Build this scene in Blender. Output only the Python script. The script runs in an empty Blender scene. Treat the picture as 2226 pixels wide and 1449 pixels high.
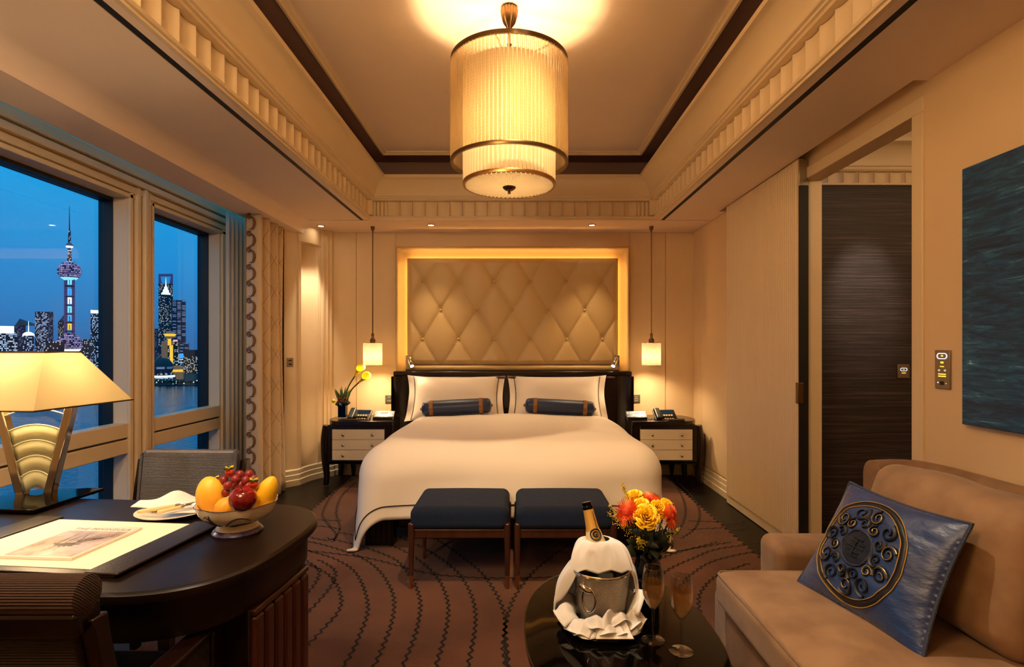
import bpy, bmesh, math, random
from mathutils import Vector, Matrix, noise
R = math.radians
random.seed(7)
scene = bpy.context.scene
COL = scene.collection
PI = math.pi

# ------------------------------------------------------------------ camera
F = 1200.0            # focal length in pixels of the 2226 px wide frame
HC = 1.27             # eye height
cam = bpy.data.objects.new('camera', bpy.data.cameras.new('camera'))
COL.objects.link(cam)
cam.location = (0, 0, HC)
cam.rotation_euler = (PI / 2, 0, 0)
cam.data.sensor_width = 36
cam.data.lens = 36 * F / 2226
cam.data.shift_x = -9 / 2226
cam.data.shift_y = 32.5 / 2226
cam.data.clip_start = 0.05
cam.data.clip_end = 6000
scene.camera = cam
scene.view_settings.view_transform = 'Standard'
scene.view_settings.look = 'None'
scene.view_settings.exposure = 0.8
scene.view_settings.gamma = 1.0
scene.view_settings.use_curve_mapping = False
scene.cycles.transparent_max_bounces = 20
scene.cycles.max_bounces = 8
scene.cycles.diffuse_bounces = 5
scene.cycles.sample_clamp_indirect = 6.0
scene.cycles.caustics_reflective = False
scene.cycles.caustics_refractive = False
WARM = (1.0, 0.66, 0.32)
WARM2 = (1.0, 0.70, 0.38)
HALOGEN = (1.0, 0.82, 0.58)

# ------------------------------------------------------------------ dusk sky
world = bpy.data.worlds.new('dusk_sky')
scene.world = world
world.use_nodes = True
wn, wl = world.node_tree.nodes, world.node_tree.links
wn.clear()
w_out = wn.new('ShaderNodeOutputWorld')
w_bg = wn.new('ShaderNodeBackground')
w_tc = wn.new('ShaderNodeTexCoord')
w_sep = wn.new('ShaderNodeSeparateXYZ')
w_ramp = wn.new('ShaderNodeValToRGB')
w_noise = wn.new('ShaderNodeTexNoise')
w_mix = wn.new('ShaderNodeMixRGB')
wl.new(w_tc.outputs['Generated'], w_sep.inputs[0])
wl.new(w_sep.outputs['Z'], w_ramp.inputs[0])
w_ramp.color_ramp.elements[0].position = 0.0
w_ramp.color_ramp.elements[0].color = (0.024, 0.115, 0.33, 1)
w_ramp.color_ramp.elements[1].position = 0.30
w_ramp.color_ramp.elements[1].color = (0.010, 0.35, 0.75, 1)
e = w_ramp.color_ramp.elements.new(0.10)
e.color = (0.017, 0.20, 0.51, 1)
w_noise.inputs['Scale'].default_value = 2.2
w_noise.inputs['Detail'].default_value = 4
wl.new(w_tc.outputs['Generated'], w_noise.inputs['Vector'])
w_mix.blend_type = 'MULTIPLY'
w_mix.inputs[0].default_value = 0.45
wl.new(w_ramp.outputs[0], w_mix.inputs[1])
w_r2 = wn.new('ShaderNodeValToRGB')
w_r2.color_ramp.elements[0].color = (0.55, 0.62, 0.7, 1)
w_r2.color_ramp.elements[0].position = 0.35
w_r2.color_ramp.elements[1].color = (1.15, 1.1, 1.05, 1)
w_r2.color_ramp.elements[1].position = 0.65
wl.new(w_noise.outputs['Fac'], w_r2.inputs[0])
wl.new(w_r2.outputs[0], w_mix.inputs[2])
wl.new(w_mix.outputs[0], w_bg.inputs['Color'])
w_bg.inputs['Strength'].default_value = 1.0
wl.new(w_bg.outputs[0], w_out.inputs[0])

# ------------------------------------------------------------------ helpers
def P(px, py, Y):
    return Vector(((px - 1122) / F * Y, Y, HC - (py - 757) / F * Y))

def PZ(px, py, Z=0.0):
    s = (py - 757) / (HC - Z)
    return Vector(((px - 1122) / s, F / s, Z))

def lin(c):
    return tuple(((x / 255) / 12.92 if x / 255 <= 0.04045 else ((x / 255 + 0.055) / 1.055) ** 2.4) for x in c)

class B:
    def __init__(self):
        self.v = []
        self.f = []
    def add(self, vs, fs):
        o = len(self.v)
        self.v += [Vector(p) for p in vs]
        self.f += [tuple(i + o for i in f) for f in fs]
        return self
    def box(self, x0, x1, y0, y1, z0, z1):
        return self.add([(x0, y0, z0), (x1, y0, z0), (x1, y1, z0), (x0, y1, z0), (x0, y0, z1), (x1, y0, z1), (x1, y1, z1), (x0, y1, z1)],
                        [(0, 3, 2, 1), (4, 5, 6, 7), (0, 1, 5, 4), (1, 2, 6, 5), (2, 3, 7, 6), (3, 0, 4, 7)])
    def prism(self, poly, z0, z1):
        n = len(poly)
        return self.add([(x, y, z0) for x, y in poly] + [(x, y, z1) for x, y in poly],
                        [tuple(range(n - 1, -1, -1)), tuple(range(n, 2 * n))] + [(i, (i + 1) % n, n + (i + 1) % n, n + i) for i in range(n)])
    def rings(self, rs, closed=False, cap=True):
        """rs: list of equal-length vertex loops"""
        n = len(rs[0]); m = len(rs)
        fs = []
        for j in range(m if closed else m - 1):
            k = (j + 1) % m
            for i in range(n):
                fs.append((j * n + i, j * n + (i + 1) % n, k * n + (i + 1) % n, k * n + i))
        if cap and not closed:
            fs.append(tuple(range(n - 1, -1, -1)))
            fs.append(tuple((m - 1) * n + i for i in range(n)))
        return self.add([p for r in rs for p in r], fs)
    def lathe(self, prof, n=24, c=(0, 0, 0), sx=1, sy=1, wob=None):
        rs = []
        for r, z in prof:
            r = max(r, 0.0004)
            ring = []
            for i in range(n):
                a = 2 * PI * i / n
                k = wob(a, r, z) if wob else 1
                ring.append((c[0] + r * k * sx * math.cos(a), c[1] + r * k * sy * math.sin(a), c[2] + z))
            rs.append(ring)
        if tuple(prof[0]) == tuple(prof[-1]):
            return self.rings(rs[:-1], closed=True)
        return self.rings(rs)
    def tube(self, pts, r, n=8, closed=False, flat=1.0):
        pts = [Vector(p) for p in pts]
        m = len(pts)
        rr = r if isinstance(r, (list, tuple)) else [r] * m
        rs = []
        prev = None
        for j in range(m):
            if closed:
                t = pts[(j + 1) % m] - pts[j - 1]
            else:
                t = pts[min(j + 1, m - 1)] - pts[max(j - 1, 0)]
            t.normalize()
            if prev is None:
                a = Vector((0, 0, 1)) if abs(t.z) < 0.9 else Vector((1, 0, 0))
                u = t.cross(a).normalized()
            else:
                u = (prev - t * prev.dot(t))
                u = u.normalized() if u.length > 1e-6 else t.orthogonal().normalized()
            prev = u
            w = t.cross(u)
            rs.append([pts[j] + (u * math.cos(2 * PI * i / n) + w * math.sin(2 * PI * i / n) * flat) * rr[j] for i in range(n)])
        return self.rings(rs, closed=closed)
    def grid(self, fn, nu, nv, cu=False, cv=False):
        vs = [fn(i / (nu if cu else nu - 1), j / (nv if cv else nv - 1)) for j in range(nv) for i in range(nu)]
        fs = []
        for j in range(nv if cv else nv - 1):
            for i in range(nu if cu else nu - 1):
                i2 = (i + 1) % nu; j2 = (j + 1) % nv
                fs.append((j * nu + i, j * nu + i2, j2 * nu + i2, j2 * nu + i))
        return self.add(vs, fs)
    def rcube(self, x0, x1, y0, y1, z0, z1, r, seg=4, fn=None):
        c = Vector(((x0 + x1) / 2, (y0 + y1) / 2, (z0 + z1) / 2))
        h = Vector((abs(x1 - x0) / 2, abs(y1 - y0) / 2, abs(z1 - z0) / 2))
        r = min(r, h.x, h.y, h.z)
        def pos(hh):
            i = hh - r
            o = [r * t for t in (1, .78, .577, .41, .268, .13)]
            L = [-i - t for t in o]
            k = max(1, seg)
            L += [-i + 2 * i * q / k for q in range(k + 1)] if i > 1e-5 else [0]
            L += [i + t for t in reversed(o)]
            return L
        A = [pos(h.x), pos(h.y), pos(h.z)]
        for ax in range(3):
            u, w = (ax + 1) % 3, (ax + 2) % 3
            for sg in (-1, 1):
                vs = []
                for b in A[w]:
                    for a in A[u]:
                        q = Vector((0, 0, 0))
                        q[ax] = sg * h[ax]; q[u] = a; q[w] = b
                        inn = Vector([max(-(h[k] - r), min(h[k] - r, q[k])) for k in range(3)])
                        d = q - inn
                        if d.length > 0:
                            d = d.normalized() * r
                        p = inn + d
                        if fn:
                            p = fn(p, h)
                        vs.append(c + p)
                nu, nv = len(A[u]), len(A[w])
                fs = [(j * nu + i, j * nu + i + 1, (j + 1) * nu + i + 1, (j + 1) * nu + i) for j in range(nv - 1) for i in range(nu - 1)]
                self.add(vs, fs)
        return self
    def ball(self, c, rx, ry=None, rz=None, n=16, m=10, fn=None):
        ry = ry or rx; rz = rz or rx
        rs = []
        for j in range(m + 1):
            ph = -PI / 2 + PI * j / m
            k = max(math.cos(ph), 0.003)
            ring = []
            for i in range(n):
                a = 2 * PI * i / n
                p = Vector((k * math.cos(a), k * math.sin(a), math.sin(ph)))
                if fn:
                    p = fn(p)
                ring.append((c[0] + rx * p.x, c[1] + ry * p.y, c[2] + rz * p.z))
            rs.append(ring)
        return self.rings(rs)
    def xf(self, M):
        self.v = [M @ p for p in self.v]
        return self
    def move(self, d):
        d = Vector(d)
        self.v = [p + d for p in self.v]
        return self

def rot(axis, deg, c=(0, 0, 0)):
    c = Vector(c)
    return Matrix.Translation(c) @ Matrix.Rotation(R(deg), 4, axis) @ Matrix.Translation(-c)

def mesh_of(name, b, smooth=35, merge=True):
    me = bpy.data.meshes.new(name)
    me.from_pydata([tuple(p) for p in b.v], [], b.f)
    bm = bmesh.new()
    bm.from_mesh(me)
    if merge:
        bmesh.ops.remove_doubles(bm, verts=bm.verts, dist=1e-5)
    bmesh.ops.recalc_face_normals(bm, faces=bm.faces)
    bm.to_mesh(me)
    bm.free()
    if smooth:
        me.polygons.foreach_set('use_smooth', [True] * len(me.polygons))
        if smooth < 180:
            me.set_sharp_from_angle(angle=R(smooth))
    return me

def obj(name, b, mat, parent=None, smooth=35, bevel=0, sub=0, solid=0, world=False, keep=False, label=None, merge=True):
    """link ONE mesh object; its origin goes to the middle of its base. Coordinates are local to the parent
    (or world with world=True for an unrotated parent)."""
    if world and parent is not None:
        off = parent.matrix_basis.translation.copy()
        pp = parent.parent
        while pp is not None:
            off += pp.matrix_basis.translation
            pp = pp.parent
        b.move(-off)
    if keep:
        o0 = Vector((0, 0, 0))
    else:
        xs = [p.x for p in b.v]; ys = [p.y for p in b.v]; zs = [p.z for p in b.v]
        o0 = Vector(((min(xs) + max(xs)) / 2, (min(ys) + max(ys)) / 2, min(zs)))
        b.move(-o0)
    me = mesh_of(name, b, smooth, merge)
    o = bpy.data.objects.new(name, me)
    COL.objects.link(o)
    o.location = o0
    if parent is not None:
        o.parent = parent
    if mat is not None:
        me.materials.append(mat)
    if bevel:
        m = o.modifiers.new('bevel', 'BEVEL')
        m.width = bevel; m.segments = 2; m.limit_method = 'ANGLE'; m.angle_limit = R(40)
    if solid:
        m = o.modifiers.new('solid', 'SOLIDIFY')
        m.thickness = solid; m.offset = 0
    if sub:
        m = o.modifiers.new('sub', 'SUBSURF')
        m.levels = sub; m.render_levels = sub
    if label:
        o['label'] = label
    return o

def tag(o, label, cat, group=None):
    o['label'] = label
    o['category'] = cat
    if group:
        o['group'] = group
    return o

def thing(name, label, cat, loc=(0, 0, 0), rotz=0, group=None):
    o = bpy.data.objects.new(name, None)
    COL.objects.link(o)
    o.location = loc
    o.rotation_euler = (0, 0, R(rotz))
    o.empty_display_size = 0.05
    return tag(o, label, cat, group)

def struct(name, b, mat, **k):
    o = obj(name, b, mat, **k)
    if o.parent is None:
        o['kind'] = 'structure'
    return o

def inst(o, parent, loc, rz=None, name=None, scale=None):
    """another piece that shares o's mesh"""
    c = o.copy()
    COL.objects.link(c)
    if parent is not None:
        c.parent = parent
    c.location = loc
    if rz is not None:
        c.rotation_euler = (0, 0, rz)
    if scale is not None:
        c.scale = scale
    return c

def dup(root, loc, rotz=None, label=None, mirror=False):
    r = root.copy()
    COL.objects.link(r)
    r.location = loc
    if rotz is not None:
        r.rotation_euler = (0, 0, R(rotz))
    if mirror:
        r.scale = (-1, 1, 1)
    if label:
        r['label'] = label
    for ch in list(root.children):
        c = ch.copy(); COL.objects.link(c); c.parent = r
        for g in list(ch.children):
            d = g.copy(); COL.objects.link(d); d.parent = c
    return r

def light(kind, name, loc, power, color=WARM, parent=None, radius=0.03, target=None, angle=60, blend=0.5):
    l = bpy.data.lights.new(name, kind)
    l.energy = power
    l.color = color
    l.shadow_soft_size = radius
    if kind == 'SPOT':
        l.spot_size = R(angle)
        l.spot_blend = blend
    o = bpy.data.objects.new(name, l)
    COL.objects.link(o)
    loc = Vector(loc)
    if target is not None:
        o.rotation_euler = (Vector(target) - loc).to_track_quat('-Z', 'Y').to_euler()
    if parent is not None:
        o.parent = parent
        off = parent.matrix_basis.translation
        o.location = loc - off
    else:
        o.location = loc
    return o

# ------------------------------------------------------------------ materials
MATS = {}
class NT:
    def __init__(self, name):
        self.m = bpy.data.materials.new(name)
        self.m.use_nodes = True
        self.t = self.m.node_tree
        self.n = self.t.nodes
        self.l = self.t.links
        self.bsdf = self.n['Principled BSDF']
        self.out = self.n['Material Output']
        MATS[name] = self.m
        if name != 'led_warm':
            self.m.cycles.emission_sampling = 'NONE'
    def new(self, kind, **k):
        nd = self.n.new('ShaderNode' + kind)
        for a, b in k.items():
            setattr(nd, a, b)
        return nd
    def link(self, a, b):
        self.l.new(a, b)
    def coord(self, scale=(1, 1, 1), rotv=(0, 0, 0), kind='Object'):
        tc = self.new('TexCoord')
        mp = self.new('Mapping')
        mp.inputs['Scale'].default_value = scale
        mp.inputs['Rotation'].default_value = rotv
        self.link(tc.outputs[kind], mp.inputs[0])
        return mp.outputs[0]
    def math(self, op, a, b=None):
        nd = self.new('Math', operation=op)
        for i, q in enumerate((a, b)):
            if q is None:
                continue
            if isinstance(q, (int, float)):
                nd.inputs[i].default_value = q
            else:
                self.link(q, nd.inputs[i])
        return nd.outputs[0]
    def ramp(self, fac, stops):
        r = self.new('ValToRGB')
        els = r.color_ramp.elements
        while len(els) < len(stops):
            els.new(0.5)
        for e_, (p, c) in zip(els, stops):
            e_.position = p
            e_.color = (*c, 1)
        self.link(fac, r.inputs[0])
        return r.outputs[0]

def mk(name, col, rough=0.5, metal=0.0, spec=0.5, noise_=None, bump=None, coat=0, emis=None, sheen=0, wave=None, aniso=None):
    """col sRGB 0-255; noise_=(scale, colour2[, stretch]); bump=(scale, strength[, stretch]); wave=(axis, scale, strength[, colour2, distortion])"""
    t = NT(name)
    b = t.bsdf
    c = lin(col)
    b.inputs['Base Color'].default_value = (*c, 1)
    b.inputs['Roughness'].default_value = rough
    b.inputs['Metallic'].default_value = metal
    b.inputs['Specular IOR Level'].default_value = spec
    b.inputs['Coat Weight'].default_value = coat
    b.inputs['Coat Roughness'].default_value = 0.06
    if sheen:
        b.inputs['Sheen Weight'].default_value = sheen
        b.inputs['Sheen Roughness'].default_value = 0.4
    colout = None
    if noise_:
        sc, c2 = noise_[0], lin(noise_[1])
        st = noise_[2] if len(noise_) > 2 else (1, 1, 1)
        nz = t.new('TexNoise')
        nz.inputs['Scale'].default_value = sc
        nz.inputs['Detail'].default_value = 5
        t.link(t.coord(st), nz.inputs['Vector'])
        colout = t.ramp(nz.outputs['Fac'], [(0.36, c), (0.64, c2)])
        t.link(colout, b.inputs['Base Color'])
    hgt = None
    if bump:
        sc, stg = bump[0], bump[1]
        st = bump[2] if len(bump) > 2 else (1, 1, 1)
        nz = t.new('TexNoise')
        nz.inputs['Scale'].default_value = sc
        nz.inputs['Detail'].default_value = 3
        t.link(t.coord(st), nz.inputs['Vector'])
        bp = t.new('Bump')
        bp.inputs['Strength'].default_value = stg
        bp.inputs['Distance'].default_value = 0.01
        t.link(nz.outputs['Fac'], bp.inputs['Height'])
        hgt = bp
    if wave:
        wv = t.new('TexWave', wave_type='BANDS', bands_direction=wave[0])
        wv.inputs['Scale'].default_value = wave[1]
        wv.inputs['Distortion'].default_value = wave[4] if len(wave) > 4 else 0.6
        wv.inputs['Detail'].default_value = 2
        wv.inputs['Detail Scale'].default_value = 3
        t.link(t.coord((1, 1, 1), (R(45), 0, 0)) if wave[0] == 'Z' else t.coord(), wv.inputs['Vector'])
        bp = t.new('Bump')
        bp.inputs['Strength'].default_value = wave[2]
        bp.inputs['Distance'].default_value = 0.004
        t.link(wv.outputs['Fac'], bp.inputs['Height'])
        if hgt:
            t.link(hgt.outputs[0], bp.inputs['Normal'])
        hgt = bp
        if len(wave) > 3 and wave[3]:
            mx = t.new('MixRGB')
            t.link(wv.outputs['Fac'], mx.inputs[0])
            mx.inputs[1].default_value = (*lin(wave[3]), 1)
            if colout is not None:
                t.link(colout, mx.inputs[2])
            else:
                mx.inputs[2].default_value = (*c, 1)
            t.link(mx.outputs[0], b.inputs['Base Color'])
    if hgt:
        t.link(hgt.outputs[0], b.inputs['Normal'])
    if emis:
        b.inputs['Emission Color'].default_value = (*emis[0], 1)
        b.inputs['Emission Strength'].default_value = emis[1]
    return t.m

def mk_shade(name, col, trans=0.6, tr=1.0):
    """cloth lamp shade: reflects and lets lamp light through"""
    t = NT(name)
    t.n.remove(t.bsdf)
    d = t.new('BsdfDiffuse'); tl = t.new('BsdfTranslucent'); mx = t.new('MixShader')
    c = lin(col)
    d.inputs[0].default_value = (*c, 1); tl.inputs[0].default_value = (*[q * tr for q in c], 1)
    mx.inputs[0].default_value = trans
    t.link(d.outputs[0], mx.inputs[1]); t.link(tl.outputs[0], mx.inputs[2])
    t.link(mx.outputs[0], t.out.inputs[0])
    return t.m

def mk_glass(name, col=(255, 255, 255), refl=.55, rough=0.02, transl=0.0, ior=1.45, tcol=(255, 246, 225), pw=4.0):
    """thin clear sheet: see-through with angle-dependent reflection"""
    t = NT(name)
    t.n.remove(t.bsdf)
    tp = t.new('BsdfTransparent'); gl = t.new('BsdfGlossy'); mx = t.new('MixShader'); lw = t.new('LayerWeight')
    lw.inputs['Blend'].default_value = 0.5
    tp.inputs[0].default_value = (*lin(col), 1)
    gl.inputs['Roughness'].default_value = rough
    r0 = ((ior - 1) / (ior + 1)) ** 2
    fac = t.math('ADD', t.math('MULTIPLY', t.math('POWER', lw.outputs['Facing'], pw), refl), r0)
    t.link(fac, mx.inputs[0])
    t.link(tp.outputs[0], mx.inputs[1]); t.link(gl.outputs[0], mx.inputs[2])
    last = mx
    if transl:
        tr = t.new('BsdfTranslucent'); m2 = t.new('MixShader')
        tr.inputs[0].default_value = (*lin(tcol), 1)
        m2.inputs[0].default_value = transl
        t.link(mx.outputs[0], m2.inputs[1]); t.link(tr.outputs[0], m2.inputs[2])
        last = m2
    t.link(last.outputs[0], t.out.inputs[0])
    return t.m

def mk_emit(name, col, strength):
    t = NT(name)
    t.n.remove(t.bsdf)
    e_ = t.new('Emission')
    e_.inputs[0].default_value = (*col, 1)
    e_.inputs[1].default_value = strength
    t.link(e_.outputs[0], t.out.inputs[0])
    return t.m

mk('ceiling_paint', (240, 220, 204), 0.7, bump=(300, 0.02))
mk('wall_paint', (230, 204, 166), 0.55, noise_=(2.0, (226, 200, 160)), bump=(220, 0.03))
mk('trim_paint', (228, 208, 174), 0.45)
mk('dark_floor', (14, 9, 7), 0.4, noise_=(6, (10, 7, 5), (1, .12, 1)), spec=.25)
mk('black', (8, 7, 7), 0.6)
mk('black_gloss', (4, 3, 3), 0.06, spec=0.2)
mk('black_plastic', (14, 13, 13), 0.3)
mk('dark_wood', (24, 10, 7), 0.25, noise_=(4, (16, 7, 5), (6, 1.2, 1.0)), coat=0.12, spec=.4)
mk('desk_wood', (24, 12, 9), 0.36, noise_=(3, (19, 9, 7), (1, 6, 1)), spec=.3)
mk('red_wood', (74, 36, 26), 0.3, noise_=(4, (62, 28, 20), (6, 6, .8)), coat=0.2)
mk('bench_wood', (70, 38, 26), 0.32, noise_=(5, (54, 28, 19), (8, 8, .8)))
mk('brass', (196, 150, 92), 0.28, metal=1)
mk('bronze', (120, 96, 66), 0.3, metal=1)
mk('chrome', (205, 200, 192), 0.08, metal=1)
mk('steel', (170, 160, 148), 0.3, metal=1)
mk('linen', (232, 220, 206), 0.8, sheen=0.1, bump=(420, 0.05), noise_=(1.2, (228, 215, 200)))
mk('linen_piping', (30, 26, 24), 0.8)  # black cord of the bedding piping
mk('napkin_cloth', (232, 232, 234), 0.8, bump=(500, 0.06))
mk('leather_cream', (200, 170, 116), 0.42, bump=(160, 0.05))
mk('blue_weave', (24, 52, 96), 0.8, spec=.25, wave=('Z', 210, 0.9, (9, 25, 54), 1.6), bump=(60, .25, (1, 6, 6)), sheen=0.04)
mk('blue_silk', (22, 54, 108), 0.42, sheen=0.25, spec=0.7, bump=(16, 0.5, (1, 1, 2.2)), noise_=(8, (17, 43, 90)))
mk('blue_satin', (16, 38, 74), 0.42, sheen=0.2, bump=(14, 0.1))
mk('gold_thread', (206, 166, 84), 0.35, metal=0.55)
mk('gold_band', (176, 122, 62), 0.55, wave=('Z', 60, 0.8, (110, 66, 30)), metal=0.2)
mk('dark_thread', (12, 14, 20), 0.5)
mk('cord_blue', (54, 62, 84), 0.6, wave=('Z', 120, .6))
mk('sofa_velvet', (146, 112, 80), 0.85, sheen=0.2, noise_=(7, (122, 90, 62), (1, 1, 1)), bump=(5, 0.12, (1, 1, 3)))
mk('chair_weave', (126, 122, 130), 0.85, wave=('Z', 115, 1.0, (52, 50, 56), 1.2), bump=(220, .2))
mk('chair_weave_brown', (58, 44, 28), 0.85, wave=('Z', 95, 1.0, (34, 24, 16), .8), bump=(220, .2))
mk('chair_corduroy', (78, 52, 42), 0.85, wave=('Z', 80, 1.0, (58, 38, 30), .4))
mk('drawer_cream', (226, 214, 190), 0.3)
mk('paper', (246, 240, 222), 0.6)
mk('blotter_leather', (30, 20, 16), 0.38, bump=(200, .1))
mk('porcelain', (238, 230, 214), 0.15, coat=0.3)
mk('porcelain_blue', (52, 50, 110), 0.2, noise_=(40, (120, 116, 160)), coat=0.3)
mk('ink_blue', (40, 42, 62), 0.4)
mk('mango', (252, 218, 72), 0.4, noise_=(6, (246, 186, 58)), bump=(30, .04))
mk('papaya', (250, 212, 36), 0.4, noise_=(5, (244, 184, 32)))
mk('orange_skin', (236, 170, 50), 0.45, bump=(120, .15))
mk('apple_skin', (150, 16, 18), 0.18, noise_=(16, (104, 8, 12), (1, 1, .25)), coat=.3)
mk('grape_skin', (128, 26, 36), 0.3, noise_=(60, (150, 52, 56)))
mk('strawberry_skin', (196, 26, 24), 0.35, bump=(260, .6), noise_=(130, (210, 70, 40)))
mk('leaf_green', (70, 92, 34), 0.5, noise_=(30, (44, 66, 24)))
mk('leaf_dark', (34, 46, 24), 0.55, noise_=(24, (18, 26, 14)))
mk('leaf_yellow', (222, 200, 50), 0.5)
mk('rose_yellow', (255, 220, 40), 0.5, noise_=(30, (255, 200, 20)))
mk('gerbera_orange', (255, 142, 78), 0.5, noise_=(40, (255, 112, 60)))
mk('gerbera_eye', (206, 58, 24), 0.7, bump=(200, .5))
mk('goldenrod', (216, 186, 40), 0.7)
mk('calla_yellow', (246, 214, 30), 0.45)
mk('berry_red', (120, 30, 36), 0.4)
mk('bone_handle', (226, 202, 150), 0.4)
mk('gold_foil', (232, 186, 96), 0.3, metal=.35, bump=(60, .15))
mk('bottle_glass', (10, 22, 12), 0.08, coat=.5)
mk('label_paper', (232, 212, 168), 0.5)
mk('bucket_metal', (206, 198, 184), 0.22, metal=1, bump=(330, .5))
mk('plate_metal', (214, 196, 170), 0.15, metal=1)
mk('switch_metal', (150, 134, 114), 0.35, metal=.7)
mk('window_frame', (224, 204, 170), 0.45)
mk('window_seal', (18, 20, 22), 0.5)
mk('magazine_white', (236, 228, 220), 0.35)
mk('print_grey', (150, 142, 138), 0.5)
mk('print_dark', (70, 54, 46), 0.5)
mk('wine', (230, 160, 90), 0.05)
mk('carpet_line', (22, 15, 12), 0.95)
mk('curtain_cloth', (216, 192, 158), 0.8, sheen=.2, bump=(60, .12))
mk('curtain_stitch', (160, 124, 88), 0.7)
mk('curtain_scroll', (128, 88, 62), 0.7)
mk('curtain_dark', (34, 26, 24), 0.8)
mk_shade('shade_pleat', (250, 232, 200), 0.55, tr=.058)
mk_shade('shade_desk', (250, 226, 170), 0.5, tr=.22)
mk_shade('sheer_cloth', (232, 226, 214), 0.5)
mk_shade('frosted_glass', (226, 226, 196), 0.45)
mk_glass('window_glass', (235, 242, 242))
mk_glass('flute_glass', (244, 244, 242), ior=1.5, rough=.03, refl=.85, pw=2.6)
mk_glass('wine_liquid', (252, 228, 192), ior=1.33, transl=.30, tcol=(240, 190, 130))
mk_glass('dark_glass', (70, 64, 62), ior=1.6, rough=.03)
mk_glass('rod_glass', (250, 240, 220), ior=1.5, rough=.12, transl=0.30)
mk_emit('led_warm', (1.0, 0.50, 0.14), 13.0)
mk('pocket_shadow', (140, 112, 108), 0.7)  # shadow of the ceiling recess put into a darker colour
mk_emit('lamp_glow', (1.0, 0.80, 0.52), 30.0)
mk_emit('bulb_glow', (1.0, 0.80, 0.50), 40.0)
mk_emit('amber_glow', (1.0, 0.62, 0.08), .8)
mk_emit('key_glow', (1.0, 0.90, 0.66), .55)
mk_emit('white_glow', (0.85, 0.93, 1.0), 0.9)
mk_emit('screen_blue', (0.02, 0.035, 0.05), .6)
mk_emit('screen_yellow', (1.0, 0.86, 0.42), 0.5)

def carpet_material():
    t = NT('carpet')
    b = t.bsdf
    b.inputs['Roughness'].default_value = 0.95
    b.inputs['Sheen Weight'].default_value = 0.06
    n1 = t.new('TexNoise'); n1.inputs['Scale'].default_value = 2.2; n1.inputs['Detail'].default_value = 6
    t.link(t.coord(), n1.inputs['Vector'])
    c = t.ramp(n1.outputs['Fac'], [(0.32, lin((84, 47, 28))), (0.66, lin((114, 67, 41)))])
    n2 = t.new('TexNoise'); n2.inputs['Scale'].default_value = 340; n2.inputs['Detail'].default_value = 2
    t.link(t.coord(), n2.inputs['Vector'])
    mx = t.new('MixRGB', blend_type='MULTIPLY'); mx.inputs[0].default_value = 0.5
    t.link(c, mx.inputs[1])
    t.link(t.ramp(n2.outputs['Fac'], [(0.3, (.5, .5, .5)), (0.7, (1.1, 1.1, 1.1))]), mx.inputs[2])
    t.link(mx.outputs[0], b.inputs['Base Color'])
    bp = t.new('Bump'); bp.inputs['Strength'].default_value = 0.6; bp.inputs['Distance'].default_value = 0.01
    t.link(n2.outputs['Fac'], bp.inputs['Height'])
    t.link(bp.outputs[0], b.inputs['Normal'])
carpet_material()

def wallpaper_material():
    t = NT('dark_wallpaper')
    b = t.bsdf
    b.inputs['Roughness'].default_value = 0.45
    n1 = t.new('TexNoise'); n1.inputs['Scale'].default_value = 1.0; n1.inputs['Detail'].default_value = 8; n1.inputs['Roughness'].default_value = .75
    t.link(t.coord((1.6, 1, 130)), n1.inputs['Vector'])
    c = t.ramp(n1.outputs['Fac'], [(0.35, lin((28, 23, 26))), (0.52, lin((50, 42, 44))), (0.72, lin((104, 90, 88)))])
    t.link(c, b.inputs['Base Color'])
    bp = t.new('Bump'); bp.inputs['Strength'].default_value = 0.6; bp.inputs['Distance'].default_value = 0.004
    t.link(n1.outputs['Fac'], bp.inputs['Height'])
    t.link(bp.outputs[0], b.inputs['Normal'])
wallpaper_material()

def painting_material():
    t = NT('sea_painting')
    b = t.bsdf
    b.inputs['Roughness'].default_value = 0.5
    n1 = t.new('TexNoise'); n1.inputs['Scale'].default_value = 4.0; n1.inputs['Detail'].default_value = 10; n1.inputs['Roughness'].default_value = .72; n1.inputs['Distortion'].default_value = 0.8
    t.link(t.coord((1, 1.6, 12), (R(6), 0, 0)), n1.inputs['Vector'])
    c = t.ramp(n1.outputs['Fac'], [(0.30, lin((6, 28, 60))), (0.46, lin((18, 66, 112))), (0.56, lin((30, 90, 140))), (0.63, lin((50, 118, 166))), (0.70, lin((190, 214, 236)))])
    n2 = t.new('TexNoise'); n2.inputs['Scale'].default_value = 2.0
    t.link(t.coord((1, 1, 1.6)), n2.inputs['Vector'])
    mx = t.new('MixRGB', blend_type='MULTIPLY'); mx.inputs[0].default_value = 0.6
    t.link(c, mx.inputs[1])
    t.link(t.ramp(n2.outputs['Fac'], [(0.35, (.45, .5, .55)), (0.65, (1.1, 1.1, 1.1))]), mx.inputs[2])
    t.link(mx.outputs[0], b.inputs['Base Color'])
painting_material()

def cover_material():
    """printed magazine photograph: misty lilac ground with dry branches"""
    t = NT('cover_print')
    b = t.bsdf
    b.inputs['Roughness'].default_value = 0.3
    n1 = t.new('TexNoise'); n1.inputs['Scale'].default_value = 10; n1.inputs['Detail'].default_value = 8; n1.inputs['Roughness'].default_value = .7
    t.link(t.coord(), n1.inputs['Vector'])
    c = t.ramp(n1.outputs['Fac'], [(0.34, lin((92, 74, 62))), (0.46, lin((176, 158, 150))), (0.62, lin((214, 198, 200)))])
    t.link(c, b.inputs['Base Color'])
cover_material()

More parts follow.
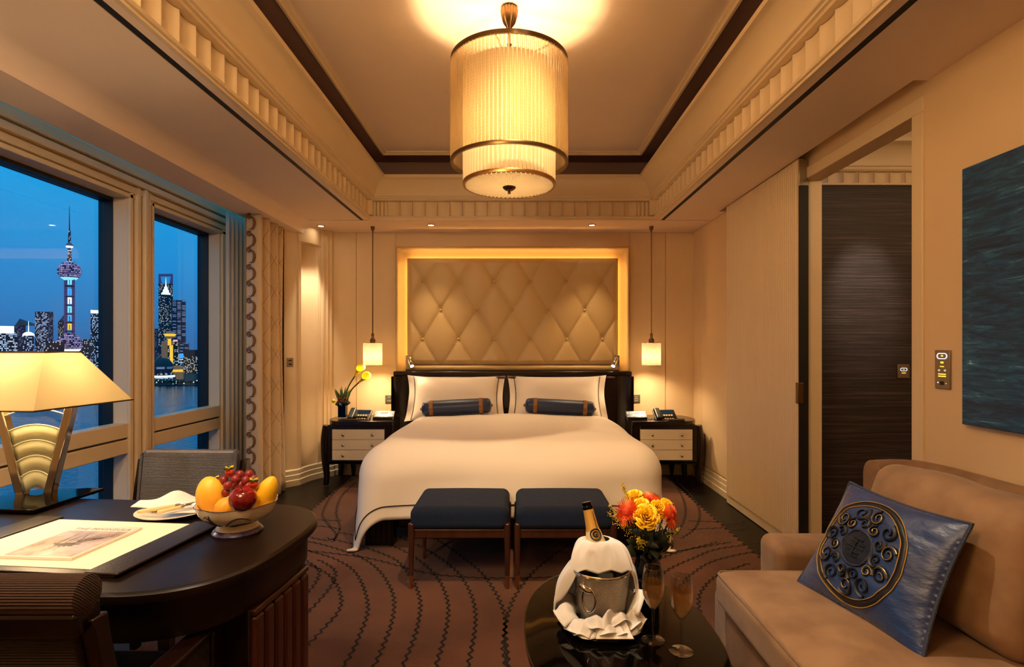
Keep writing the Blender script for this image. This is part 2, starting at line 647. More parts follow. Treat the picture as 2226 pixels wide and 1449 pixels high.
def city_material(name, wall, lit, density, su, sv, strength=1.0, lit2=None, band=None):
    """far facade: a dark wall whose small windows are lit at random"""
    t = NT(name)
    b = t.bsdf
    b.inputs['Base Color'].default_value = (*lin(wall), 1)
    b.inputs['Roughness'].default_value = 0.6
    tc = t.new('TexCoord'); sp = t.new('SeparateXYZ')
    t.link(tc.outputs['Object'], sp.inputs[0])
    u = t.math('MULTIPLY', t.math('ADD', sp.outputs['X'], sp.outputs['Y']), 1.0 / su)
    v = t.math('MULTIPLY', sp.outputs['Z'], 1.0 / sv)
    cb = t.new('CombineXYZ')
    t.link(t.math('FLOOR', u), cb.inputs[0]); t.link(t.math('FLOOR', v), cb.inputs[1])
    wnz = t.new('TexWhiteNoise', noise_dimensions='2D')
    t.link(cb.outputs[0], wnz.inputs['Vector'])
    nz = t.new('TexNoise'); nz.inputs['Scale'].default_value = 0.045
    t.link(tc.outputs['Object'], nz.inputs['Vector'])
    thr = t.math('ADD', wnz.outputs['Value'], t.math('MULTIPLY', t.math('SUBTRACT', nz.outputs['Fac'], 0.5), 1.1))
    on = t.math('GREATER_THAN', thr, 1.0 - density)
    fu = t.math('FRACT', u); fv = t.math('FRACT', v)
    m = t.math('MULTIPLY', t.math('GREATER_THAN', fu, 0.22), t.math('GREATER_THAN', fv, 0.38))
    e_ = t.math('MULTIPLY', t.math('MULTIPLY', on, m), t.math('MULTIPLY', wnz.outputs['Value'], strength))
    mx = t.new('MixRGB')
    mx.inputs[1].default_value = (*lin(lit), 1); mx.inputs[2].default_value = (*lin(lit2 or lit), 1)
    cs = t.new('SeparateColor')
    t.link(wnz.outputs['Color'], cs.inputs[0])
    t.link(cs.outputs[1], mx.inputs[0])
    t.link(mx.outputs[0], b.inputs['Emission Color'])
    t.link(e_, b.inputs['Emission Strength'])
    return t.m

M = MATS
# ================================================================== THE ROOM
CX = -0.035           # middle of the room and of the bed
SOF = 2.44            # underside of the perimeter soffit
CEI = 3.0             # tray ceiling
YB = 5.58             # bed wall
XR = 1.80             # right wall
XW = -2.45            # inner face of the window wall

struct('floor', B().box(-2.7, 4.2, -1.7, 5.8, -0.12, 0.0), M['dark_floor'])
struct('wall_back', B().box(-2.7, 1.92, YB, 5.72, 0, 2.7), M['wall_paint'])
struct('wall_front', B().box(-2.7, 1.92, -1.7, -1.58, 0, 3.1), M['wall_paint'])

wr = B()
wr.box(XR, XR + .10, -1.6, 2.50, 0, 2.62)
wr.box(XR, XR + .10, 2.50, 3.45, 2.315, 2.62)
wr.box(XR, XR + .10, 3.45, YB, 0, 2.62)
wall_right = struct('wall_right', wr, M['wall_paint'], keep=True, merge=False)

# wall panels flush on the bed wall: joints between boards
for i, (a, b_) in enumerate([(-1.90, -1.615), (-1.61, -1.215), (1.145, 1.505), (1.51, 1.797)]):
    o = struct('wall_panel', B().box(a, b_, YB - .012, YB - .0005, 0.16, SOF - .001), M['wall_paint'], parent=bpy.data.objects['wall_back'], world=True, bevel=.003)
for (a, b_) in [(4.56, 5.33), (5.335, 5.565)]:
    struct('wall_panel', B().box(XR - .012, XR - .0005, a, b_, 0.16, SOF - .001), M['wall_paint'], parent=wall_right, bevel=.003)

# ---- left window wall
wlb = B()
wlb.box(XW - .09, XW, -1.6, 5.6, 2.22, 2.75)
wlb.box(XW - .09, XW, -1.6, 5.6, 0.0, 0.10)
wlb.box(XW - .09, XW, 3.48, 3.71, 0.10, 2.22)
wlb.box(XW - .09, XW, 4.56, 5.6, 0.10, 2.22)
wlb.box(XW - .09, XW, -1.6, 1.55, 0.10, 2.22)
wall_left = struct('wall_left', wlb, M['window_frame'], keep=True, merge=False)
sl = B()
sl.box(XW - .18, XW - .09, -1.6, 5.6, 2.20, 2.75)
sl.box(XW - .18, XW - .09, -1.6, 5.6, -.1, 0.12)
sl.box(XW - .18, XW - .09, 3.475, 3.715, 0.12, 2.20)
sl.box(XW - .18, XW - .09, 4.555, 5.6, 0.12, 2.20)
sl.box(XW - .18, XW - .09, -1.6, 1.555, 0.12, 2.20)
struct('outer_frame', sl, M['window_seal'], parent=wall_left, keep=True, merge=False)
# mouldings of the window post and head
for y, w, d in ((3.492, .03, .02), (3.545, .035, .032), (3.60, .03, .045), (3.645, .032, .032), (3.698, .026, .02)):
    struct('post_moulding', B().box(XW - .001, XW + d, y - w / 2, y + w / 2, 0.10, 2.30), M['window_frame'], parent=wall_left, bevel=.004)
for y, w, d in ((4.60, .05, .02), (4.68, .05, .035)):
    struct('post_moulding', B().box(XW - .001, XW + d, y - w / 2, y + w / 2, 0.10, 2.30), M['window_frame'], parent=wall_left, bevel=.004)
for z, h, d in ((2.232, .028, .02), (2.272, .04, .03), (2.325, .04, .045), (2.39, .06, .05)):
    struct('head_moulding', B().box(XW - .001, XW + d, -1.6, 4.72, z - h / 2, z + h / 2), M['window_frame'], parent=wall_left, bevel=.004)
for k, (ya, yb) in enumerate(((1.55, 3.48), (3.71, 4.56))):
    w = struct('window_%d' % (k + 1), B().box(XW - .085, XW + .006, ya + .001, yb - .001, .71, .80), M['window_frame'], keep=True, bevel=.004)
    struct('lower_rail', B().box(XW - .085, XW + .006, ya + .001, yb - .001, .61, .698), M['window_frame'], parent=w, bevel=.004)
    struct('rail_groove', B().box(XW - .08, XW - .008, ya + .002, yb - .002, .697, .711), M['window_seal'], parent=w)
    struct('rail_seal', B().box(XW - .17, XW - .088, ya + .006, yb - .006, .63, .785), M['window_seal'], parent=w)
    struct('pane', B().box(XW - .150, XW - .144, ya + .008, yb - .008, .79, 2.198), M['window_glass'], parent=w, smooth=0)
    struct('pane', B().box(XW - .150, XW - .144, ya + .008, yb - .008, .122, .628), M['window_glass'], parent=w, smooth=0)
# curtain pelmet
def extr_y(b, poly, y0, y1):
    return b.rings([[(x, y0, z) for x, z in poly], [(x, y1, z) for x, z in poly]])
pel = [(-1.90, SOF)]
for i in range(1, 9):
    a = PI / 2 * i / 8
    pel.append((-1.90 - .10 * math.sin(a), SOF - .09 * (1 - math.cos(a)) ** 1.0))
pel += [(-2.25, 2.35), (-2.25, 2.75), (-1.90, 2.75)]
struct('trim_5', extr_y(B(), pel, -1.6, YB), M['ceiling_paint'], smooth=25)

# ---- soffit with the black air slots
YE = 5.03
sf = B()
sf.box(-1.90, -1.424, -1.6, YE, SOF, 2.62)
sf.box(-1.390, CX - 1.318, -1.6, YE, SOF, 2.62)
sf.box(CX + 1.318, 1.320, -1.6, YE, SOF, 2.62)
sf.box(1.354, 1.735, -1.6, YE, SOF, 2.62)
sf.box(1.735, XR, -1.6, 2.41, SOF, 2.62)
sf.box(1.735, XR, 4.72, YE, SOF, 2.62)
sf.box(-2.0, XR, YE + .018, YB, SOF, 2.62)
sf.box(-1.90, XR, -1.6, -0.7, SOF, 2.62)
soffit = struct('ceiling', sf, M['ceiling_paint'], keep=True, merge=False, smooth=0)
for x in (-1.407, 1.337):
    struct('air_slot', B().box(x - .02, x + .02, -1.6, YE + .02, SOF + .003, 2.6), M['black'], parent=soffit, smooth=0)
struct('track_recess', B().box(1.735, XR, 2.41, 4.72, SOF + .10, 2.62), M['trim_paint'], parent=soffit, smooth=0)
struct('tray_panel', B().box(CX - 1.5, CX + 1.5, -1.1, YE + .3, CEI, CEI + .1), M['ceiling_paint'], parent=soffit, smooth=0)

def rect(hw, z):
    return [(CX - hw, -0.4 + (1.30 - hw), z), (CX + hw, -0.4 + (1.30 - hw), z), (CX + hw, YE - 1.30 + hw, z), (CX - hw, YE - 1.30 + hw, z)]
prof = [(1.318, SOF + .0004), (1.298, SOF + .0004), (1.298, SOF + .014), (1.288, SOF + .016), (1.284, SOF + .026), (1.290, SOF + .034), (1.318, SOF + .036),
        (1.318, SOF + .168), (1.268, SOF + .170), (1.262, SOF + .180), (1.250, SOF + .184), (1.250, SOF + .196), (1.238, SOF + .200)]
for i in range(11):
    a = PI / 2 * i / 10
    prof.append((1.238 - .105 * (1 - math.cos(a)) ** .9 - .003, SOF + .205 + .125 * math.sin(a)))
prof += [(1.122, SOF + .332), (1.122, SOF + .36), (1.14, SOF + .36)]
cornice = struct('trim_1', B().rings([rect(h, z) for h, z in prof], cap=False), M['trim_paint'], keep=True, smooth=20)
struct('cove_pocket', B().rings([rect(h, z) for h, z in ((1.139, SOF + .36), (1.40, SOF + .36), (1.40, CEI - .0005), (1.152, CEI - .0005))], cap=False), M['pocket_shadow'], parent=cornice, keep=True, smooth=20)
mould = [(1.150, CEI), (1.150, CEI - .018), (1.142, CEI - .028), (1.128, CEI - .028), (1.120, CEI - .018), (1.106, CEI - .012), (1.106, CEI)]
struct('trim_2', B().rings([rect(h, z) for h, z in mould], cap=False), M['trim_paint'], keep=True, smooth=20)
# scallops of the cornice band, each a small hollowed tile
SW = 0.112
def scallop_mesh(w, h, d=0.02, n=8):
    pts = []
    for i in range(n + 1):
        u = -1 + 2 * i / n
        pts.append((u * (w / 2 - .0012), d * (1 - u * u) ** .6))
    pts += [(w / 2 - .0012, d + .012), (-w / 2 + .0012, d + .012)]
    return B().prism(pts, 0, h)
sc0 = obj('scallop', scallop_mesh(SW, .128, .016), M['trim_paint'], parent=cornice, smooth=50, keep=True)
used = False
def put_sc(x, y, rz, scale=None):
    global used
    if not used:
        sc0.location = (x, y, SOF + .038); sc0.rotation_euler = (0, 0, rz); used = True
        if scale: sc0.scale = scale
    else:
        inst(sc0, cornice, (x, y, SOF + .038), rz, scale=scale or (1, 1, 1))
HB = 1.293
for sx in (-1, 1):
    xc = CX + sx * 1.29; yc = YE - 1.30 + 1.29
    obj('corner_block', B().box(xc - .05, xc + .03, yc - .05, yc + .03, SOF + .037, SOF + .168), M['trim_paint'], parent=cornice, bevel=.004)
y = YE - 1.30 + HB - .045 - SW / 2
while y > 1.55:
    put_sc(CX - HB, y, PI / 2)
    put_sc(CX + HB, y, -PI / 2)
    y -= SW
n = 20
w_ = (2 * (HB - .16)) / n
for i in range(n):
    put_sc(CX - HB + .16 + w_ * (i + .5), YE - 1.30 + HB, 0, (w_ / SW, 1, 1))
for s in (-1, 1):
    for k in range(4):
        put_sc(CX + s * (HB - .145 + .035 * k), YE - 1.30 + HB, 0, (.033 / SW, .7, 1))

# ---- corner pilaster with a fluted hollow, on the left of the bed wall
Apt, Bpt, Cpt = Vector((-2.14, 5.03)), Vector((-2.035, 5.15)), Vector((-1.925, 5.45))
d_ = (Cpt - Bpt); L_ = d_.length; d_.normalize(); nrm = Vector((d_.y, -d_.x))
hollow = []
N = 60
for i in range(N + 1):
    t = i / N
    if t < .16 or t > .84:
        q = t / .16 if t < .16 else (1 - t) / .16
        dep = .012 - .014 * abs(math.sin(q * PI * 2))
    else:
        q = (t - .16) / .68
        dep = .012 + .055 * math.sin(q * PI) ** .7
    p = Bpt + d_ * (L_ * t) - nrm * dep
    hollow.append((p.x, p.y))
steps = [(-1.912, 5.462), (-1.90, 5.455), (-1.888, 5.49), (-1.87, 5.485), (-1.862, 5.52), (-1.842, 5.515), (-1.838, YB), (-2.5, YB), (-2.5, 5.03)]
pil = struct('wall_corner', B().prism([tuple(Apt)] + hollow + steps, 0, SOF), M['wall_paint'], smooth=30, keep=True)
cap = []
for i in range(13):
    t = i / 12
    p = Bpt + d_ * (L_ * t) + nrm * (.03 * math.sin(PI * t) + .004)
    cap.append((p.x, p.y))
struct('hollow_cap', B().prism(cap + [(-2.1, 5.5), (-2.2, 5.2)], 2.27, SOF - .001), M['wall_paint'], parent=pil, bevel=.004)

def sweep_plan(path, prof):
    """mitred skirting along a plan path; positive offset is to the right of travel"""
    b = B(); rs = []
    path = [Vector(p) for p in path]
    for i, p in enumerate(path):
        def nr(a, c):
            d = (c - a).normalized()
            return Vector((d.y, -d.x))
        if i == 0: m = nr(path[0], path[1])
        elif i == len(path) - 1: m = nr(path[-2], path[-1])
        else:
            n1, n2 = nr(path[i - 1], p), nr(p, path[i + 1])
            m = (n1 + n2) / max(.35, 1 + n1.dot(n2))
        rs.append([(p.x + m.x * o, p.y + m.y * o, z) for o, z in prof])
    return b.rings(rs)
SK = [(-.004, 0), (.028, 0), (.028, .052), (.020, .058), (.020, .098), (.013, .104), (.013, .140), (.004, .150), (-.004, .150)]
arc = [tuple(Bpt + d_ * (L_ * i / 6) + nrm * (-.02 * math.sin(PI * i / 6))) for i in range(7)]
struct('baseboard_left', sweep_plan([tuple(Apt)] + arc + [(-1.842, 5.52), (-1.838, YB - .0), (-1.2, YB)], SK), M['trim_paint'], keep=True, smooth=20)
struct('baseboard_back', sweep_plan([(1.13, YB), (XR - .0, YB), (XR, 4.57)], SK), M['trim_paint'], keep=True, smooth=20)
struct('baseboard_right', sweep_plan([(XR, 2.43), (XR, -1.5)], SK), M['trim_paint'], keep=True, smooth=20)

# ---- ribbed sliding door on the right wall
dr = B()
X0 = 1.735
dr.box(X0, X0 + .035, 3.40, 4.55, 0.005, SOF - .004)
door = struct('door_1', dr, M['trim_paint'], keep=True, bevel=.002)
rb = B()
nr_ = 46
for i in range(nr_):
    yc = 3.412 + (4.538 - 3.412) * (i + .5) / nr_
    rr = (4.538 - 3.412) / nr_ / 2 * .96
    sec = [(X0 + .001 - .011 * math.sin(PI * k / 6), yc - rr * math.cos(PI * k / 6)) for k in range(7)]
    rb.rings([[(x, y_, .075) for x, y_ in sec], [(x, y_, SOF - .012) for x, y_ in sec]])
ro = struct('ribs', rb, M['trim_paint'], parent=door, smooth=60, merge=False)
ro['kind'] = 'stuff'
struct('edge_pull', B().box(X0 - .006, X0 + .03, 3.388, 3.43, .93, 1.06), M['bronze'], parent=door, bevel=.003)
struct('edge_seal', B().box(X0 + .004, X0 + .062, 3.392, 3.399, .005, 2.27), M['black'], parent=door)
struct('hanger', B().box(X0 + .006, X0 + .06, 3.395, 3.43, 2.272, 2.43), M['steel'], parent=door, bevel=.002)
struct('trim_6', B().box(XR - .012, XR + .004, 2.43, 2.498, 0, 2.3149).box(XR - .012, XR + .004, 2.43, 3.45, 2.3151, 2.385), M['trim_paint'], keep=True, bevel=.004, merge=False)
struct('trim_7', B().box(XR - .004, XR + .104, 3.435, 3.452, 0, 2.315), M['trim_paint'], keep=True, bevel=.004)

# ---- dressing room seen through the opening
wd = struct('wall_dressing', B().box(1.905, 3.7, 3.74, 3.84, 0, 2.37), M['dark_wallpaper'], keep=True)
struct('wall_dressing_side', B().box(3.6, 3.7, 0.8, 3.74, 0, 2.9), M['wall_paint'], keep=True)
struct('wall_dressing_near', B().box(1.905, 3.7, 0.7, 0.8, 0, 2.9), M['wall_paint'], keep=True)
dc = B()
dc.box(1.905, 3.7, 3.78, 3.86, 2.37, 2.9)
dcor = struct('trim_3', dc, M['trim_paint'], keep=True)
struct('picture_rail', B().box(1.905, 3.6, 3.715, 3.78, 2.37, 2.385), M['trim_paint'], parent=dcor, bevel=.003)
sc1 = obj('scallop', scallop_mesh(.105, .082, .022), M['trim_paint'], parent=dcor, smooth=50, keep=True)
for i in range(14):
    loc = (2.06 + .105 * i, 3.742, 2.386)
    if i == 0: sc1.location = loc
    else: inst(sc1, dcor, loc)
cv = [(3.742, 2.470), (3.735, 2.470), (3.725, 2.48), (3.725, 2.495)]
for i in range(9):
    a = PI / 2 * i / 8
    cv.append((3.715 - .10 * (1 - math.cos(a)), 2.50 + .12 * math.sin(a)))
cv += [(3.60, 2.625), (3.60, 2.65), (3.79, 2.65), (3.79, 2.47)]
struct('cove', B().rings([[(1.905, y_, z) for y_, z in cv], [(3.6, y_, z) for y_, z in cv]]), M['trim_paint'], parent=dcor, smooth=20)
struct('ceiling_dressing', B().box(1.905, 3.7, 0.7, 3.86, 2.78, 2.9), M['ceiling_paint'])
struct('threshold', B().box(1.79, 1.92, 2.5, 3.45, 0, .006), M['brass'])

# ================================================================== THE CITY BEYOND THE RIVER
GZ = -34.0
t = NT('river')
t.bsdf.inputs['Base Color'].default_value = (*lin((18, 42, 70)), 1)
t.bsdf.inputs['Roughness'].default_value = 0.12
nz = t.new('TexNoise'); nz.inputs['Scale'].default_value = 0.25; nz.inputs['Detail'].default_value = 4
t.link(t.coord((1, 1, 1)), nz.inputs['Vector'])
bp = t.new('Bump'); bp.inputs['Strength'].default_value = 0.35; bp.inputs['Distance'].default_value = 1.2
t.link(nz.outputs['Fac'], bp.inputs['Height']); t.link(bp.outputs[0], t.bsdf.inputs['Normal'])
river = obj('river', B().add([(-1400, -60, GZ), (-6, -60, GZ), (-6, 523, GZ), (-1400, 523, GZ)], [(0, 1, 2, 3)]), M['river'], smooth=0)
tag(river, 'dark blue river water below the windows', 'water'); river['kind'] = 'stuff'
mk('bank_dark', (14, 16, 18), .9)
bank = struct('ground_far_bank', B().box(-1800, 200, 522, 2600, GZ - 4, GZ + 1.2), M['bank_dark'])

city_material('facade_cool', (26, 28, 48), (214, 226, 255), .40, 1.5, 1.9, .9, (150, 180, 250))
city_material('facade_bright', (24, 26, 42), (225, 235, 255), .55, 1.7, 2.0, 1.1, (170, 200, 255))
city_material('facade_sparse', (30, 30, 54), (220, 220, 240), .22, 1.9, 2.6, .7, (240, 220, 180))
city_material('facade_dim', (34, 40, 70), (150, 170, 230), .24, 2.2, 2.4, .3)
city_material('facade_warm', (20, 18, 20), (255, 214, 150), .30, 1.5, 1.9, .8, (210, 220, 255))
city_material('facade_lines', (40, 46, 76), (170, 190, 235), .55, 12.0, 3.4, .3)
mk_emit('city_white', (.80, .90, 1.0), 1.1)
mk_emit('city_blue', (.06, .42, 1.0), .8)
mk_emit('city_cyan', (.25, .75, 1.0), .9)
mk_emit('city_gold', (1.0, .55, .05), .9)
mk_emit('city_pink', (1.0, .45, .55), .8)
mk('city_violet', (50, 46, 90), .5, emis=((.08, .07, .26), .3))
mk('city_dark', (22, 22, 36), .6)
mk('city_stone', (110, 90, 80), .6, emis=((1.0, .55, .2), .10))
city_material('sphere_lights', (44, 44, 92), (190, 190, 255), .8, 2.6, 2.6, .8, (230, 170, 220))

def cbox(b, pa, pb, ptop, Y, dep, pbot=None):
    """block whose front looks across the river at the hotel: columns pa..pb, roof at row ptop, standing at depth Y"""
    A, C = P(pa, 757, Y), P(pb, 757, Y)
    m = (A + C) / 2
    d = Vector((m.x, m.y, 0)).normalized(); w = Vector((d.y, -d.x, 0))
    hw = (C.x - A.x) / 2 * d.y
    z1 = HC - (ptop - 757) / F * Y
    z0 = GZ if pbot is None else HC - (pbot - 757) / F * Y
    q = [m - w * hw, m + w * hw, m + w * hw + d * dep, m - w * hw + d * dep]
    return b.prism([(p.x, p.y) for p in q], z0, z1)
def tower(name, label, pa, pb, ptop, Y, mat, dep=40, cat='building'):
    t_ = thing(name, label, cat, ((pa + pb) / 2 / F * Y - 1122 / F * Y, Y + dep / 2, GZ))
    obj('body', cbox(B(), pa, pb, ptop, Y, dep), mat, parent=t_, world=True, smooth=0)
    return t_
def cpart(par, name, b, mat, **k):
    return obj(name, b, mat, parent=par, world=True, **k)

t1 = tower('office_tower', 'squat office block with a glowing white rooftop screen at the left window edge', -30, 38, 722, 620, M['facade_bright'])
cpart(t1, 'roof_screen', cbox(B(), -30, 31, 708, 619, 6, 724), M['city_white'], smooth=0)
t2 = tower('office_tower', 'grey tower with a dark pyramid roof behind the squat white topped block', 31, 56, 706, 900, M['facade_dim'], 30)
q0, q1, q2 = P(33, 706, 902), P(54, 706, 902), P(43, 692, 916)
cpart(t2, 'roof', B().add([q0, q1, (q1.x, 930, q1.z), (q0.x, 930, q0.z), q2], [(0, 1, 4), (1, 2, 4), (2, 3, 4), (3, 0, 4)]), M['city_dark'], smooth=0)
t3 = tower('domed_building', 'low tower with a small lit white dome and mast', 50, 74, 729, 600, M['facade_cool'], 20)
c = P(62, 729, 610)
cpart(t3, 'dome', B().ball((c.x, 610, c.z), 5.2, 5.2, 4.2, 16, 8), M['city_white'])
cpart(t3, 'mast', B().tube([(c.x, 610, c.z + 3), (c.x, 610, c.z + 16)], [.5, .2], 6), M['city_white'])
t4 = tower('office_tower', 'tall flat topped glass tower left of the ball tower, many lit windows', 76, 106, 677, 760, M['facade_cool'], 40)
cpart(t4, 'side_wing', cbox(B(), 106, 116, 677, 764, 36), M['facade_dim'], smooth=0)
t5 = tower('office_tower', 'dark tower with a slanted roof directly behind the ball tower', 126, 141, 700, 1250, M['facade_sparse'], 30)
q0, q1 = P(126, 700, 1250), P(141, 682, 1250)
cpart(t5, 'roof', B().add([(q0.x, 1250, q0.z), (q1.x, 1250, q0.z), (q1.x, 1250, q1.z), (q0.x, 1275, q0.z), (q1.x, 1275, q0.z), (q1.x, 1275, q1.z)], [(0, 1, 2), (3, 5, 4), (0, 3, 4, 1), (1, 4, 5, 2), (2, 5, 3, 0)]), M['facade_dim'], smooth=0)
t6 = tower('office_tower', 'slim tower with a bright white top band beside the dark window mullion', 197, 236, 681, 720, M['facade_cool'], 40)
cpart(t6, 'crown', cbox(B(), 197, 236, 674, 719, 42, 681), M['city_white'], smooth=0)
t7 = tower('office_tower', 'short dark tower between the ball tower and the white banded one', 176, 197, 737, 880, M['facade_sparse'], 30)
t8 = tower('office_tower', 'low wide dark building at the foot of the ball tower', 100, 140, 742, 720, M['facade_sparse'], 30)
t8b = tower('low_hall', 'low riverside hall with blue lit front right of the ball tower', 172, 240, 800, 560, M['facade_warm'], 30)
cpart(t8b, 'lit_front', cbox(B(), 186, 240, 806, 559, 2, 812), M['city_blue'], smooth=0)
t8c = tower('low_hall', 'low riverside block beneath the squat white topped office block', -30, 158, 812, 548, M['facade_warm'], 20)

# the ball tower
TY = 820.0; k_ = TY / F
c = P(151, 757, TY)
tw = thing('television_tower', 'tall tower with two big studded spheres and a needle mast, lit shaft', 'tower', (c.x, TY, GZ))
def tz(py): return HC - (py - 757) * k_
for dx, dy in ((-8.4, 0), (8.4, 0), (0, 9)):
    cpart(tw, 'column', B().tube([(c.x + dx * k_, TY + dy * k_, GZ), (c.x + dx * k_, TY + dy * k_, tz(590))], 2.9 * k_, 12), M['city_violet'])
cpart(tw, 'lower_sphere', B().ball((c.x, TY, tz(747)), 23 * k_, n=32, m=20), M['sphere_lights'])
cpart(tw, 'lower_ring', B().lathe([(19.5 * k_, tz(760)), (20.5 * k_, tz(758.5)), (13 * k_, tz(768)), (8 * k_, tz(771))], 32, (c.x, TY, 0)), M['city_white'])
cpart(tw, 'upper_sphere', B().ball((c.x, TY, tz(589)), 21 * k_, n=32, m=20), M['sphere_lights'])
cpart(tw, 'upper_ring', B().lathe([(20.8 * k_, tz(596)), (21.2 * k_, tz(594.5)), (20.8 * k_, tz(593))], 32, (c.x, TY, 0)), M['city_violet'])
cpart(tw, 'collar', B().lathe([(9 * k_, tz(609)), (13 * k_, tz(606)), (15.5 * k_, tz(603.5))], 32, (c.x, TY, 0)), M['city_cyan'])
for i, (py, mt) in enumerate(((612, 'city_cyan'), (635, 'city_blue'), (654, 'city_white'), (673, 'city_cyan'), (692, 'city_blue'), (711, 'city_gold'))):
    cpart(tw, 'lit_window', cbox(B(), 147, 150.4, py - 6, TY - 12, 3, py + 6), M[mt], smooth=0)
    cpart(tw, 'lit_window', cbox(B(), 152.4, 156, py - 6, TY - 12, 3, py + 6), M[mt], smooth=0)
    cpart(tw, 'lit_arch', cbox(B(), 147, 156, py - 8, TY - 12, 3, py - 5), M[mt], smooth=0)
    cpart(tw, 'deck', cbox(B(), 142, 161, py + 8, TY - 10, 12, py + 9.6), M['city_dark'], smooth=0)
cpart(tw, 'upper_shaft', B().lathe([(5 * k_, tz(576)), (4.2 * k_, tz(562)), (3.6 * k_, tz(540))], 12, (c.x, TY, 0)), M['facade_bright'])
cpart(tw, 'small_ball', B().ball((c.x, TY, tz(533)), 6.2 * k_, 6.2 * k_, 5.5 * k_, 16, 10), M['city_violet'])
cpart(tw, 'small_ring', B().lathe([(5.6 * k_, tz(538)), (6.6 * k_, tz(536)), (5.8 * k_, tz(534))], 16, (c.x, TY, 0)), M['city_white'])
cpart(tw, 'mast_base', B().lathe([(2.6 * k_, tz(527)), (2.2 * k_, tz(501))], 10, (c.x, TY, 0)), M['facade_cool'])
cpart(tw, 'mast', B().lathe([(1.2 * k_, tz(501)), (.9 * k_, tz(482)), (.35 * k_, tz(448))], 8, (c.x, TY, 0)), M['city_dark'])

# second window
YO = 1500.0
q = [P(344.5, 595, YO), P(376, 595, YO), P(376, 840, YO), P(344.5, 840, YO)]
so = thing('skyscraper', 'very tall dark skyscraper with a trapezoid opening at its top', 'building', ((q[0].x + q[1].x) / 2, YO + 15, GZ))
cpart(so, 'body', cbox(B(), 344.5, 376, 616, YO, 30), M['facade_sparse'], smooth=0)
def quad(b, pts, Y, dep):
    a = [P(x, y_, Y) for x, y_ in pts]
    n_ = len(a)
    d = Vector((a[0].x, a[0].y, 0)).normalized() * dep
    return b.add([tuple(p) for p in a] + [tuple(p + d) for p in a], [tuple(range(n_)), tuple(range(2 * n_ - 1, n_ - 1, -1))] + [(i, i + n_, (i + 1) % n_ + n_, (i + 1) % n_) for i in range(n_)])
cpart(so, 'opening_side', quad(B(), [(344.5, 616), (352, 616), (349, 600), (344.5, 600)], YO, 8), M['city_violet'], smooth=0)
cpart(so, 'opening_side', quad(B(), [(368.5, 616), (376, 616), (376, 600), (371.5, 600)], YO, 8), M['city_violet'], smooth=0)
cpart(so, 'top_bridge', quad(B(), [(344.5, 600), (376, 600), (376, 595), (344.5, 595)], YO, 8), M['city_violet'], smooth=0)
YJ = 1380.0
sj = tower('skyscraper', 'tiered tower with a glowing white spire in front of the skyscraper with the opening', 349, 369, 640, YJ, M['facade_sparse'], 24)
c = P(359.5, 640, YJ + 10)
cpart(sj, 'crown', B().lathe([(9 * YJ / F, 0), (8.5 * YJ / F, 4), (6 * YJ / F, 6), (5.6 * YJ / F, 12), (3.6 * YJ / F, 14), (3.2 * YJ / F, 19), (1.6 * YJ / F, 21), (.8 * YJ / F, 30), (.2 * YJ / F, 44)], 8, (c.x, YJ + 12, c.z)), M['city_white'], smooth=0)
st = tower('skyscraper', 'rounded tower still under construction, crossed by faint lit floors', 373, 404, 652, 1200, M['facade_lines'], 34)
cpart(st, 'lower_body', cbox(B(), 376, 411, 745, 1196, 40), M['facade_lines'], smooth=0)
tower('office_tower', 'pale hazy tower at the far left of the right window', 326, 345, 714, 1700, M['facade_dim'], 30)
YG = 640.0
gh = thing('hotel_tower', 'golden floodlit hotel tower with a lotus shaped crown', 'building', (P(366, 757, YG).x, YG, GZ))
cpart(gh, 'body', cbox(B(), 351, 377, 741, YG, 18), M['city_stone'], smooth=0)
cpart(gh, 'dark_side', cbox(B(), 377, 387, 741, YG + 2, 16), M['facade_warm'], smooth=0)
for a, b_, tp in ((364.5, 369, 737), (369, 376, 750), (352, 355.5, 744)):
    cpart(gh, 'lit_column', cbox(B(), a, b_, tp, YG - .8, 1.6), M['city_gold'] if a != 364.5 else M['facade_warm'], smooth=0)
cpart(gh, 'lit_top', cbox(B(), 364.5, 372, 736, YG - 1, 2, 750), M['city_gold'], smooth=0)
cpart(gh, 'red_sign', cbox(B(), 376, 386, 738, YG - 1, 2, 742), M['city_pink'], smooth=0)
c = P(369.5, 735, YG + 8)
g_ = YG / F
cpart(gh, 'crown', B().lathe([(6.5 * g_, 0), (8.5 * g_, 4 * g_), (12 * g_, 9 * g_), (9 * g_, 9.6 * g_), (8 * g_, 12 * g_), (5 * g_, 14.5 * g_), (.8 * g_, 16 * g_), (.3 * g_, 23 * g_)], 20, (c.x, YG + 8, c.z)), M['city_stone'])
cpart(gh, 'crown_light', B().lathe([(8.8 * g_, 4.4 * g_), (12.3 * g_, 9.1 * g_), (12.3 * g_, 9.6 * g_), (9.2 * g_, 10 * g_)], 20, (c.x, YG + 8, c.z)), M['city_gold'])
cpart(gh, 'podium', cbox(B(), 374, 399, 796, YG - 30, 26), M['city_stone'], smooth=0)
cpart(gh, 'podium_lights', cbox(B(), 375, 398, 803, YG - 31, 1, 808), M['city_gold'], smooth=0)
YC = 560.0
gc = thing('globe_hall', 'glass globe building on a white lit terraced base by the water', 'building', (P(353, 757, YC).x, YC, GZ))
c = P(353, 798, YC); g_ = YC / F
cpart(gc, 'globe', B().ball((c.x, YC, c.z), 20.5 * g_, n=28, m=18), M['facade_lines'])
cpart(gc, 'globe_cap', B().lathe([(20.7 * g_, 4 * g_), (19 * g_, 9 * g_), (14.6 * g_, 15 * g_), (8 * g_, 19.4 * g_), (.5, 21 * g_)], 28, (c.x, YC, c.z)), M['city_dark'])
